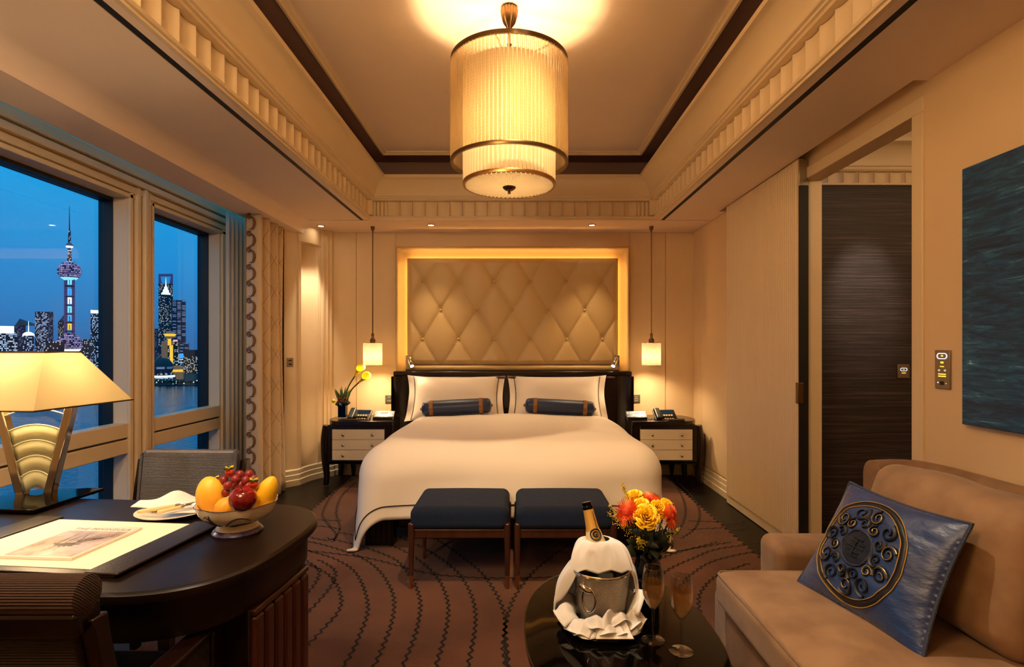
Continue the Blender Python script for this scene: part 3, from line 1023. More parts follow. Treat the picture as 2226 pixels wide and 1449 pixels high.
for a, z0, z1, mt in ((21, 17, 13, 'facade_warm'), (23.5, 21, 17.6, 'city_white'), (25, 25.5, 22, 'facade_bright'), (27, 31, 27, 'facade_bright')):
    cpart(gc, 'terrace', B().lathe([(a * g_, -z0 * g_), (a * g_, -z1 * g_), ((a - 3) * g_, -z1 * g_)], 32, (c.x, YC, c.z)), M[mt])
dk = tower('convention_hall', 'wide dark riverside hall with rows of tiny lights right of the golden hotel', 399, 448, 761, 760, M['facade_warm'], 40)
cpart(dk, 'dark_roof', cbox(B(), 398, 450, 760, 757, 46, 774), M['city_dark'], smooth=0)
bl = tower('low_hall', 'small white and blue lit block between the golden hotel and the dark hall', 386, 398, 770, 700, M['facade_bright'], 20)
cpart(bl, 'blue_sign', cbox(B(), 390, 399, 768, 697, 2, 778), M['city_blue'], smooth=0)
sky_b = B()
random.seed(17)
for i in range(64):
    px = -1100 + 30 * i + random.uniform(-8, 8)
    cbox(sky_b, px, px + random.uniform(14, 30), random.uniform(728, 778), 1900 + 40 * (i % 3), 30)
sk_ = obj('far_skyline', sky_b, M['facade_dim'], smooth=0, merge=False)
tag(sk_, 'hazy low skyline far behind the lit towers', 'skyline'); sk_['kind'] = 'stuff'
random.seed(7)
# embankment lamps and trees
for i in range(16):
    px = 334 + 7.4 * i
    rr = random.uniform(1.5, 2.0)
    cc = P(px, 824, 534 + (i % 2) * 4)
    tr = obj('bank_tree', B().ball((cc.x, cc.y, GZ + 3.2), rr, rr, rr * 1.3, 8, 6, lambda p: p * (1 + .25 * noise.noise(p * 2.3 + Vector((i, 0, 0))))), M['leaf_dark'], smooth=180)
    tag(tr, ('first', 'second', 'third', 'fourth', 'fifth', 'sixth', 'seventh', 'eighth', 'ninth', 'tenth', 'eleventh', 'twelfth', 'thirteenth', 'fourteenth', 'fifteenth', 'last')[i] + ' dark tree from the left in the row along the far river bank', 'tree', 'trees on the far bank')
ql = B()
for i in range(60):
    px = random.uniform(-20, 446)
    cc = P(px, random.uniform(826, 835), 525)
    ql.ball((cc.x, 525.5, max(GZ + 1.6, cc.z)), random.choice((.3, .4, .6)), n=6, m=4)
ql = obj('quay_lights', ql, M['city_white'])
tag(ql, 'string of tiny white lights along the far quay', 'lights'); ql['kind'] = 'stuff'
# ================================================================== LAMPS
def downlight(loc, target, power, angle, label, blend=.6, color=HALOGEN, radius=.03, rr=.036):
    x, y, z = loc
    t_ = thing('downlight', label, 'downlight', (x, y, z - .004), group='recessed downlights')
    obj('ring', B().lathe([(rr * .72, .004), (rr * .72, -.002), (rr * .78, -.004), (rr * .95, -.004), (rr, .0), (rr, .004), (rr * .72, .004)], 24), M['brass'], parent=t_, keep=True)
    obj('lens', B().lathe([(.001, .001), (rr * .7, .001), (rr * .7, .003), (.001, .003)], 20), M['lamp_glow'], parent=t_, keep=True)
    light('SPOT', 'downlight_beam', (x, y, z - .012), power, color, parent=t_, radius=radius, target=target, angle=angle, blend=blend)
    return t_

downlight((-.805, 5.22, SOF), (-.805, 4.80, 0.6), 32, 80, 'small recessed ceiling spot above the left end of the headboard', color=WARM2)
downlight((.717, 5.22, SOF), (.717, 4.80, 0.6), 32, 80, 'small recessed ceiling spot above the right end of the headboard', color=WARM2)
downlight((-1.86, 5.26, SOF), (-2.01, 5.315, 1.2), 60, 40, 'small recessed spot over the fluted hollow of the corner', .8)
# spots in the ceiling over and behind the viewer
downlight((.30, 2.05, SOF + .56), (1.02, 1.86, .40), 85, 44, 'recessed spot lighting the sofa from the ceiling behind', .7)
downlight((-.55, 1.35, SOF + .56), (.30, 1.68, .50), 58, 36, 'recessed spot lighting the coffee table from the ceiling', .6)
downlight((-.62, 1.35, SOF + .56), (-1.02, 1.55, .75), 40, 54, 'recessed spot lighting the desk top from the ceiling', .6)
downlight((.10, 1.95, SOF + .56), (.05, 3.75, .5), 150, 58, 'recessed spot aimed at the foot of the bed', .8, color=WARM2)
downlight((-1.65, .7, SOF), (-1.8, 1.4, 1.9), 40, 120, 'recessed soffit spot near the window side', .9)
dd = downlight((2.36, 2.95, 2.78), (2.36, 3.74, 1.62), 75, 26, 'recessed spot washing the dark wallpaper in the dressing room', .9, color=(1, .82, .62))
light('POINT', 'dressing_fill_light', (2.9, 2.2, 2.5), 9, WARM2, radius=.1)  # unseen fill light added in the dressing room, no fixture

# ---- chandelier
PX_, PY_ = -0.035, 2.80
ch = thing('chandelier', 'large drum chandelier of twisted glass rods around a pleated inner shade', 'chandelier', (PX_, PY_, 2.09))
def cc(z): return z - 2.09
fl = lambda a, r, z: 1 + .06 * math.cos(a * 16)
obj('canopy', B().lathe([(.012, cc(2.885)), (.016, cc(2.90)), (.030, cc(2.92)), (.040, cc(2.955)), (.043, cc(2.985)), (.036, cc(2.999))], 96, wob=fl), M['bronze'], parent=ch, keep=True)
obj('stem', B().lathe([(.008, cc(2.70)), (.008, cc(2.80)), (.014, cc(2.81)), (.008, cc(2.82)), (.008, cc(2.89))], 12), M['bronze'], parent=ch, keep=True)
obj('top_ring', B().lathe([(.286, cc(2.702)), (.296, cc(2.702)), (.297, cc(2.722)), (.286, cc(2.722)), (.286, cc(2.702))], 72), M['bronze'], parent=ch, keep=True)
for k in range(3):
    a = PI / 3 * k + .3
    obj('spider_arm', B().tube([(-.288 * math.cos(a), -.288 * math.sin(a), cc(2.712)), (.288 * math.cos(a), .288 * math.sin(a), cc(2.712))], .004, 6), M['bronze'], parent=ch)
obj('lower_ring', B().lathe([(.285, cc(2.200)), (.297, cc(2.200)), (.299, cc(2.210)), (.297, cc(2.218)), (.285, cc(2.218)), (.285, cc(2.200))], 72), M['bronze'], parent=ch, keep=True)
rodb = B()
prof = []
nz_ = 60
for i in range(nz_ + 1):
    z = .486 * i / nz_
    prof.append((.0058 + (.0020 if i % 2 else 0), z))
rodb.lathe(prof, 6)
rod0 = obj('glass_rod', rodb, M['rod_glass'], parent=ch, keep=True, smooth=60)
NR = 92
for i in range(NR):
    a = 2 * PI * i / NR
    loc = (.2905 * math.cos(a), .2905 * math.sin(a), cc(2.216))
    if i == 0: rod0.location = loc
    else: inst(rod0, ch, loc, a)
pl = lambda a, r, z: 1 + .010 * math.cos(a * 64)
obj('inner_shade', B().grid(lambda u, v: ((.231 + .0035 * math.cos(u * 2 * PI * 72)) * math.cos(u * 2 * PI), (.231 + .0035 * math.cos(u * 2 * PI * 72)) * math.sin(u * 2 * PI), cc(2.10) + v * .575), 432, 2, cu=True), M['shade_pleat'], parent=ch, keep=True, smooth=70)
obj('bottom_ring', B().lathe([(.222, cc(2.092)), (.234, cc(2.092)), (.236, cc(2.102)), (.234, cc(2.110)), (.222, cc(2.110)), (.222, cc(2.092))], 72), M['brass'], parent=ch, keep=True)
def disc(u, v):
    a = 2 * PI * u; r = .02 + .205 * v
    return (r * math.cos(a), r * math.sin(a), cc(2.088) + .006 * v + .004 * math.cos(a * 60) * (.25 + .75 * v))
obj('bottom_diffuser', B().grid(disc, 360, 4, cu=True), M['shade_pleat'], parent=ch, keep=True, smooth=70)
fn_ = obj('finial', B().lathe([(.001, cc(2.052)), (.007, cc(2.054)), (.008, cc(2.060)), (.004, cc(2.066)), (.018, cc(2.070)), (.030, cc(2.080)), (.033, cc(2.090)), (.020, cc(2.096))], 48, wob=lambda a, r, z: 1 + .05 * math.cos(a * 14)), M['bronze'], parent=ch, keep=True)
for k in range(3):
    a = 2 * PI * k / 3 + .5
    bb = obj('bulb', B().lathe([(.006, -.05), (.018, -.03), (.026, 0), (.018, .025), (.001, .032)], 12, (.07 * math.cos(a), .07 * math.sin(a), cc(2.42))), M['bulb_glow'], parent=ch, keep=True)
light('POINT', 'chandelier_light', (PX_, PY_, 2.36), 42, WARM, parent=ch, radius=.05)

# unseen fill light without fixture, added above the viewer to brighten the room
light('POINT', 'room_fill_light', (-.80, .25, 2.52), 52, WARM, radius=.30)

# ---- bedside pendants
def pendant(x, y, label):
    t_ = thing('pendant_lamp', label, 'lamp', (x, y, 1.107), group='bedside pendant lamps')
    z0 = 1.107
    obj('ceiling_rose', B().lathe([(.020, SOF - z0), (.020, SOF - .02 - z0), (.010, SOF - .04 - z0), (.005, SOF - .05 - z0)], 16), M['bronze'], parent=t_, keep=True)
    obj('rod', B().lathe([(.006, .30), (.006, SOF - .03 - z0)], 8), M['bronze'], parent=t_, keep=True)
    obj('socket', B().lathe([(.022, .217), (.026, .222), (.026, .250), (.014, .262), (.012, .285), (.016, .290), (.010, .31)], 16), M['bronze'], parent=t_, keep=True)
    obj('shade', B().grid(lambda u, v: ((.088 + .002 * math.cos(u * 2 * PI * 40)) * math.cos(u * 2 * PI), (.088 + .002 * math.cos(u * 2 * PI * 40)) * math.sin(u * 2 * PI), .004 + v * .212), 240, 2, cu=True), M['shade_pleat'], parent=t_, keep=True, smooth=70)
    for z in (.002, .216):
        obj('shade_ring', B().tube([(.089 * math.cos(2 * PI * i / 32), .089 * math.sin(2 * PI * i / 32), z) for i in range(32)], .002, 6, closed=True), M['brass'], parent=t_, keep=True)
    obj('shade_top', B().lathe([(.02, .214), (.087, .214), (.087, .216), (.02, .216), (.02, .214)], 32), M['shade_pleat'], parent=t_, keep=True)
    obj('bulb', B().ball((0, 0, .11), .022, n=10, m=8), M['bulb_glow'], parent=t_, keep=True)
    light('POINT', 'pendant_light', (x, y, 1.2), 22, WARM2, parent=t_, radius=.05)
pendant(-1.377, 5.30, 'slim bedside pendant with pleated drum shade left of the bed, above the calla lilies')
pendant(1.298, 5.30, 'slim bedside pendant with pleated drum shade right of the bed')

# ================================================================== RUG
def sawtooth_edge(x, y0, y1, amp, step, sgn):
    pts = []; y_ = y0; k = 0
    while y_ < y1:
        pts.append((x + sgn * (amp if k % 2 else 0), y_)); y_ += step / 2 if k % 2 else step / 2; k += 1
    return pts
ra = sawtooth_edge(1.45, -.5, 5.50, .03, .075, 1)
la = sawtooth_edge(-1.58, -.5, 5.50, .03, .075, -1)
rug = thing('rug', 'brown wool rug with dark zigzag lines and a sawtooth edge under the bed', 'rug', (-.06, 2.5, 0))
obj('pile', B().prism(ra + la[::-1], 0.0, .012), M['carpet'], parent=rug, world=True, smooth=0)
def catmull(pts, step=.012):
    pts = [Vector(p) for p in pts]
    out = []
    for i in range(len(pts) - 1):
        p0 = pts[max(i - 1, 0)]; p1 = pts[i]; p2 = pts[i + 1]; p3 = pts[min(i + 2, len(pts) - 1)]
        n_ = max(2, int((p2 - p1).length / step))
        for k in range(n_):
            t = k / n_
            out.append(.5 * ((2 * p1) + (p2 - p0) * t + (2 * p0 - 5 * p1 + 4 * p2 - p3) * t * t + (3 * p1 - p0 - 3 * p2 + p3) * t ** 3))
    out.append(pts[-1])
    return out
def zig(b, ctrl, w=.0058, amp=.010, per=.052):
    pts = catmull(ctrl)
    s = 0; L = []; Rr = []
    for i, p in enumerate(pts):
        t = (pts[min(i + 1, len(pts) - 1)] - pts[max(i - 1, 0)]).normalized()
        n_ = Vector((-t.y, t.x, 0))
        if i: s += (p - pts[i - 1]).length
        ph = (s / per) % 1.0
        o = (abs(ph * 2 - 1) * 2 - 1) * amp
        c_ = p + n_ * o
        L.append((c_.x + n_.x * w, c_.y + n_.y * w, .0135)); Rr.append((c_.x - n_.x * w, c_.y - n_.y * w, .0135))
    n_ = len(L)
    b.add(L + Rr, [(i, i + 1, n_ + i + 1, n_ + i) for i in range(n_ - 1)])
def z6(x, y_): return PZ(700 + x / 2.588, 950 + y_ / 2.588)
fam = [
    [(-400, 1290), (-150, 1230), (10, 1090), (108, 950), (60, 810), (-60, 735), (-260, 690)],
    [(-100, 1500), (30, 1400), (130, 1290), (215, 1120), (258, 960), (200, 790), (95, 706), (-60, 655), (-300, 610)],
    [(150, 1600), (220, 1450), (300, 1290), (385, 1080), (406, 950), (385, 860), (320, 760), (225, 690), (115, 648), (-60, 600), (-300, 575)],
    [(330, 1700), (390, 1480), (460, 1290), (520, 1140), (552, 990), (545, 900), (500, 800), (430, 712), (330, 662), (200, 618), (20, 575)],
    [(560, 1700), (610, 1450), (645, 1290), (680, 1170), (707, 1040), (705, 930), (660, 820), (590, 740), (470, 655), (300, 590), (100, 545)],
    [(780, 1750), (805, 1450), (825, 1290), (862, 1080), (855, 950), (810, 840), (740, 750), (600, 650), (430, 570)],
    [(1060, 1700), (1045, 1450), (1030, 1290), (1020, 1180), (1030, 1070), (1018, 980), (960, 860), (870, 750), (700, 620), (560, 540)],
    [(1020, 1700), (1030, 1450), (1046, 1290), (1034, 1150), (1036, 1050), (1090, 900), (1210, 750), (1380, 620), (1500, 545)],
    [(1330, 1750), (1300, 1450), (1270, 1290), (1225, 1080), (1240, 950), (1300, 840), (1390, 750), (1560, 640), (1750, 570)],
    [(1560, 1700), (1500, 1450), (1430, 1200), (1400, 1040), (1420, 930), (1480, 820), (1590, 740), (1740, 660), (1900, 600)],
    [(1800, 1700), (1730, 1400), (1640, 1180), (1600, 1020), (1630, 900), (1720, 800), (1850, 720), (2000, 660), (2226, 600)],
    [(2000, 1500), (1880, 1200), (1810, 1000), (1850, 880), (1930, 770), (2080, 695), (2226, 640), (2500, 600)],
    [(2180, 1400), (2040, 1120), (1990, 960), (2020, 850), (2095, 770), (2226, 700), (2500, 640)],
    [(2300, 1250), (2150, 1040), (2118, 950), (2140, 870), (2226, 790), (2400, 720)],
    # loops beside the bed
    [(-120, 560), (30, 590), (80, 560), (20, 480), (5, 430), (60, 330), (160, 250), (240, 215)],
    [(60, 600), (100, 520), (80, 430), (110, 340), (190, 260)],
    [(-160, 470), (20, 476), (110, 480)], [(-160, 505), (20, 512), (110, 530)],
    [(2020, 580), (2100, 520), (2125, 430), (2080, 340), (2000, 260)],
    [(1990, 560), (2040, 470), (2040, 380), (2000, 290)],
    [(2060, 480), (2226, 484), (2400, 480)], [(2060, 530), (2226, 520), (2400, 512)],
    # a flat arc joining the tails
    [(-160, 640), (250, 690), (560, 770), (820, 800), (1040, 806), (1270, 800), (1500, 770), (1800, 690), (2300, 600)],
]
# lines that run on under the desk
for o in (0, 1, 2, 3):
    fam.append([(-1100 + 160 * o, 1700), (-760 + 120 * o, 1300), (-430 + 110 * o, 1020), (-250 + 100 * o, 850), (-200 + 90 * o, 760), (-260 + 80 * o, 700)])
zb = B()
for cpts in fam:
    zig(zb, [z6(*p) for p in cpts])
zo = obj('woven_lines', zb, M['carpet_line'], parent=rug, world=True, smooth=0, merge=False)

# ================================================================== BED
bed = thing('bed', 'king size bed with dark polished wood headboard and fluted feet', 'bed', (CX, 4.5, 0))
def L(b): return b
obj('mattress', B().rcube(-.93, .93, -.95, .88, .24, .56, .06), M['linen'], parent=bed, smooth=60)
obj('side_rail', B().rcube(-.90, .90, -.90, .90, .10, .24, .012), M['dark_wood'], parent=bed)
hb = B()
hb.box(-1.02, 1.02, .90, .97, .10, 1.0)
obj('headboard', hb, M['dark_wood'], parent=bed, bevel=.004)
obj('headboard_cap', B().rcube(-1.165, 1.165, .885, 1.005, 1.0, 1.047, .010), M['dark_wood'], parent=bed)
obj('bead_moulding', B().rcube(-1.0, 1.0, .878, .905, .975, .995, .006), M['red_wood'], parent=bed)
for s in (-1, 1):
    sec = []
    for i in range(9):       # concave cheek of the post
        a = PI / 2 * i / 8
        sec.append((s * (1.02 + .145 * math.sin(a)), .90 - .10 * (1 - math.cos(a))))
    sec += [(s * 1.165, 1.0), (s * 1.02, 1.0)]
    obj('post', B().prism(sec if s > 0 else sec[::-1], 0.0, 1.0), M['dark_wood'], parent=bed, smooth=40)
    ft = obj('foot', B().box(s * .84 - .09, s * .84 + .09, -.98, -.86, 0.012, .20), M['dark_wood'], parent=bed, bevel=.006)
    for k in range(5):
        obj('flute', B().rcube(s * .84 - .082 + .034 * k, s * .84 - .082 + .034 * k + .028, -.99, -.97, .03, .19, .006, 1), M['dark_wood'], parent=ft, world=False).location -= ft.location
    obj('foot', B().box(s * .84 - .06, s * .84 + .06, .78, .9, 0.012, .20), M['dark_wood'], parent=bed, bevel=.006)

# ---- duvet draped over mattress and foot
HX, YT, YF, RD, ZT = .77, 5.10, 3.60, .21, .645
def duvet(a, bq):
    """a: signed arc length across, bq: arc length from the pillows towards the foot"""
    sgn = 1 if a >= 0 else -1
    ea = max(0.0, abs(a) - HX)
    Lf = YT - YF
    eb = max(0.0, bq - Lf)
    x = sgn * min(abs(a), HX); y_ = YT - min(bq, Lf)
    e_ = math.hypot(ea, eb)
    crown = .03 * max(0, 1 - (x / .98) ** 2) - .012 * max(0, 1 - bq / .4) ** 2
    top = ZT + crown
    if e_ < 1e-6:
        z = top; ox = oy = 0
        d = (0, 0)
    else:
        d = (ea / e_ * sgn, -eb / e_)
        q = RD * PI / 2
        if e_ < q:
            h = RD * math.sin(e_ / RD); dz = RD * (1 - math.cos(e_ / RD))
        else:
            h = RD + .10 * (e_ - q); dz = RD + (e_ - q) * .99
        floor_ = top - .022
        if dz > floor_:
            h += (dz - floor_) * .85 + .0; dz = floor_ - .02 * min(1, (dz - floor_) / .1)
        z = top - dz
        ox, oy = d[0] * h, d[1] * h
    wv = .010 * noise.noise(Vector((a * 2.1, bq * 2.0, 3.1))) + .004 * noise.noise(Vector((a * 6, bq * 5, 1.7)))
    k = min(1, e_ / .35)
    f = .016 * k * math.sin(bq * 7 + (a * 5)) if e_ > 0 else 0
    f += .03 * max(0, e_ - .35) * math.sin(a * 11 + bq * 3)
    return Vector((CX + x + ox + d[0] * f, y_ + oy + d[1] * f, max(z + wv * (1 - k * .6), .016)))
AS, BF = HX + .60, (YT - YF) + .56
dv = thing('duvet', 'white duvet with thin black piping draped over the bed to the rug', 'duvet', (CX, 4.2, 0))
obj('cover', B().grid(lambda u, v: duvet((u * 2 - 1) * AS, v * BF), 120, 90), M['linen'], parent=dv, world=True, smooth=180, solid=.012)
def on_duvet(path, off=.010):
    out = []
    for a, b_ in path:
        p = duvet(a, b_)
        n_ = (duvet(a + .01, b_) - duvet(a - .01, b_)).cross(duvet(a, b_ + .01) - duvet(a, b_ - .01))
        if n_.length > 0: n_.normalize()
        if n_.z < 0 and abs(n_.z) > .2: n_ = -n_
        c_ = Vector((CX, 4.4, .25))
        if n_.dot(p - c_) < 0: n_ = -n_
        out.append(p + n_ * off)
    return out
ins = .085
path = [(-(AS - ins), .05 + (BF - ins - .05) * i / 60) for i in range(61)] + [(-(AS - ins) + 2 * (AS - ins) * i / 120, BF - ins) for i in range(1, 121)] + [((AS - ins), BF - ins - (BF - ins - .05) * i / 60) for i in range(1, 61)]
obj('piping', B().tube(on_duvet(path), .0032, 5), M['linen_piping'], parent=dv, world=True, smooth=180)

# ---- pillows with flanges
def pillow(name, label, c, w, h, th, lean, rz, group=None):
    t_ = thing(name, label, 'pillow', c, rz, group)
    def outline(u, v):
        x = u * w / 2 * (1 - .06 * (1 - v * v) + .0 * abs(u * v))
        z = v * h / 2 * (1 - .10 * (1 - u * u))
        return x, z
    def face(u, v, s):
        x, z = outline(u, v)
        k = .86; iu = min(1, abs(u) / k)
        tt = th / 2 * max(0, 1 - iu ** 2.6) ** .55 * max(0, 1 - abs(v) ** 3.2) ** .55
        tt += .004
        wr_ = .006 * noise.noise(Vector((u * 2.3 + c[0] * 3, v * 2, s)))
        fy = .012 * math.sin(v * 5 + c[0]) * max(0, abs(u) - .84) / .16
        return Vector((x, s * (tt + wr_ * (tt > .01)) + fy, z + h / 2))
    b = B()
    for s in (-1, 1):
        b.grid(lambda uu, vv: face(uu * 2 - 1, vv * 2 - 1, s), 61, 41)
    Mx = rot('X', lean)
    b.xf(Mx)
    obj('case', b, M['linen'], parent=t_, keep=True, smooth=180)
    for sd in (-1, 1):
        pts = [face(sd * .875, -0.97 + 1.94 * i / 30, -1) + Vector((0, -.004, 0)) for i in range(31)]
        obj('piping', B().tube(pts, .003, 5).xf(Mx), M['linen_piping'], parent=t_, keep=True, smooth=180)
    return t_
pillow('pillow', 'left white bed pillow with black piping against the headboard', (-.578, 5.21, .585), .955, .46, .20, -24, 1)
pillow('pillow', 'right white bed pillow with black piping against the headboard', (.392, 5.21, .585), .965, .46, .20, -24, -1)

def bolster(label, c, tilt, rz):
    t_ = thing('bolster', label, 'bolster', c, rz)
    ln = .305; r_ = .070
    def build(p, sgn=1): return p
    Mx = rot('Y', tilt)
    prof = [(.004, -ln - .012), (.03, -ln - .010), (.058, -ln), (.067, -ln + .02), (r_, -ln + .06), (r_ + .002, 0), (r_, ln - .06), (.067, ln - .02), (.058, ln), (.03, ln + .010), (.004, ln + .012)]
    def lay(b): return b.xf(Mx @ Matrix.Rotation(PI / 2, 4, 'Y'))
    obj('roll', lay(B().lathe(prof, 32)), M['blue_satin'], parent=t_, keep=True, smooth=60)
    for s in (-1, 1):
        obj('gold_band', lay(B().lathe([(r_ + .0005, s * .225 - .018), (r_ + .004, s * .225 - .016), (r_ + .004, s * .225 + .016), (r_ + .0005, s * .225 + .018)], 32)), M['gold_band'], parent=t_, keep=True)
        obj('end_button', lay(B().ball((0, 0, s * (ln + .012)), .016, n=12, m=8)), M['gold_band'], parent=t_, keep=True)
    return t_
bolster('dark blue satin bolster with two gold bands on the left pillow', (-.543, 5.035, .735), -3, 1)
bolster('dark blue satin bolster with two gold bands on the right pillow', (.398, 5.035, .735), 3, -1)

# ---- tufted panel with lit frame on the wall behind the bed
tp = thing('headboard_panel', 'large cream tufted leather wall panel with glowing frame above the bed', 'wall panel', (CX, YB - .013, 1.048))
ZP0, ZP1, HP = 1.10, 2.172, 1.055
def tuft(u, v):
    x = -HP + 2 * HP * u; z = ZP0 + (ZP1 - ZP0) * v
    dx, dz = x, z - 1.651
    p = dx / .358 + dz / .577; q = dx / .358 - dz / .577
    bulge = (abs(math.sin(PI * p)) * abs(math.sin(PI * q))) ** .30
    ed = min(1, min(HP - abs(x), z - ZP0, ZP1 - z) / .05)
    ed = max(0, ed) ** .5
    # dip at the buttons
    pr, qr = abs(p - round(p)), abs(q - round(q))
    dip = math.exp(-((pr ** 2 + qr ** 2) / .012))
    return (x, -.030 * ed - .026 * bulge * ed + .012 * dip * ed - .045, z - 1.048)
obj('tufted_leather', B().grid(tuft, 200, 110), M['leather_cream'], parent=tp, keep=True, smooth=180)
obj('backing', B().box(-1.02, 1.02, -.046, -.002, ZP0 - 1.048, ZP1 - .035 - 1.048), M['leather_cream'], parent=tp, keep=True)
bt0 = None
for j in range(-2, 3):
    for i in range(-3, 4):
        for off in (0, .5):
            x = (i + off) * .358; z = 1.651 + (j + off) * .577
            if abs(x) < HP - .05 and ZP0 + .02 < z < ZP1 - .03:
                loc = (x, -.074, z - 1.048)
                if bt0 is None:
                    bt0 = obj('button', B().ball((0, 0, 0), .014, .008, .014, 10, 6), M['leather_cream'], parent=tp, keep=True)
                    bt0.location = loc
                else:
                    inst(bt0, tp, loc)
# frame with a convex profile
def frame_ring(hx, z0, z1, y_): return [(-hx, y_, z0 - 1.048), (hx, y_, z0 - 1.048), (hx, y_, z1 - 1.048), (-hx, y_, z1 - 1.048)]
fp = [(0, 0), (0, -.078), (.004, -.084), (.010, -.086), (.016, -.083), (.022, -.074), (.036, -.054), (.056, -.037), (.080, -.026), (.105, -.018), (.14, -.013)]
def seg(b, pa, pb, inward, n0, n1):
    pass
fb = B()
for side in (-1, 1):
    fb.rings([[(side * (1.163 - o), y_, 0.0) for o, y_ in fp], [(side * (1.163 - o), y_, (2.284 - o) - 1.048) for o, y_ in fp]], cap=False)
fb.rings([[(-(1.163 - o), y_, 2.284 - o - 1.048) for o, y_ in fp], [(1.163 - o, y_, 2.284 - o - 1.048) for o, y_ in fp]], cap=False)
obj('frame', fb, M['leather_cream'], parent=tp, keep=True, smooth=50, merge=False)
obj('bottom_roll', B().tube([(-1.05, -.08, .028), (1.05, -.08, .028)], .026, 14), M['leather_cream'], parent=tp, keep=True, smooth=60)
lb = B()
for side in (-1, 1):
    lb.box(side * 1.024 - .003, side * 1.024 + .003, -.040, -.016, .06, 1.085)
lb.box(-1.02, 1.02, -.040, -.016, 1.0895, 1.0955)
obj('led_strip', lb, M['led_warm'], parent=tp, keep=True, merge=False, smooth=0)
# reading lights
def reading_light(x, s, label):
    t_ = thing('reading_light', label, 'lamp', (x, 5.44, 1.047))
    obj('bracket', B().rcube(-.034, .034, -.012, .012, 0, .155, .004), M['chrome'], parent=t_, keep=True)
    ax = Vector((s * .45, -.55, -.75)).normalized()
    c0 = Vector((0, -.03, .125)); c1 = c0 + ax * .10
    obj('head', B().tube([c0 - ax * .012, c0, c1 - ax * .002, c1], [.014, .022, .022, .021], 16), M['chrome'], parent=t_, keep=True)
    obj('lens', B().tube([c1 - ax * .001, c1 + ax * .0015], .017, 16), M['lamp_glow'], parent=t_, keep=True)
    obj('knuckle', B().tube([(0, -.005, .125), c0], .008, 8), M['chrome'], parent=t_, keep=True)
    w = Vector((x, 5.44, 1.047))
    light('SPOT', 'reading_beam', w + c1 + ax * .01, 2.2, WARM2, parent=t_, radius=.015, target=w + c1 + ax, angle=70, blend=.6)
reading_light(-1.055, 1, 'chrome swivel reading spot at the left corner of the tufted panel')
reading_light(.985, -1, 'chrome swivel reading spot at the right corner of the tufted panel')

# ---- upholstered benches at the foot
def bench(name, label, x0, x1):
    t_ = thing(name, label, 'bench', ((x0 + x1) / 2, 3.10, .012), group='benches at the foot of the bed')
    h = (x1 - x0) / 2
    def fn(p, hh):
        q = p.copy()
        if p.z > 0:
            q.z += .012 * (1 - (p.x / hh.x) ** 2) * (1 - (p.y / hh.y) ** 2)
        return q
    obj('cushion', B().rcube(-h + .008, h - .008, -.222, .222, .305, .425, .042, 6, fn), M['blue_weave'], parent=t_, keep=True, smooth=60)
    obj('rail', B().rcube(-h + .02, h - .02, -.205, .205, .262, .310, .006), M['bench_wood'], parent=t_, keep=True)
    for sx in (-1, 1):
        for sy in (-1, 1):
            lx, ly = sx * (h - .016), sy * .206
            lg = obj('leg', B().lathe([(.012, .070), (.0165, .26), (.0165, .338), (.011, .343)], 14, (lx, ly, 0)), M['bench_wood'], parent=t_, keep=True)
            obj('brass_tip', B().lathe([(.0075, 0), (.0085, .004), (.0122, .066), (.0122, .071)], 14, (lx, ly, 0)), M['brass'], parent=lg, keep=True)
bench('bench', 'left of the two blue upholstered benches at the bed foot', -.566, -.030)
bench('bench', 'right of the two blue upholstered benches, behind the champagne bottle', -.010, .526)

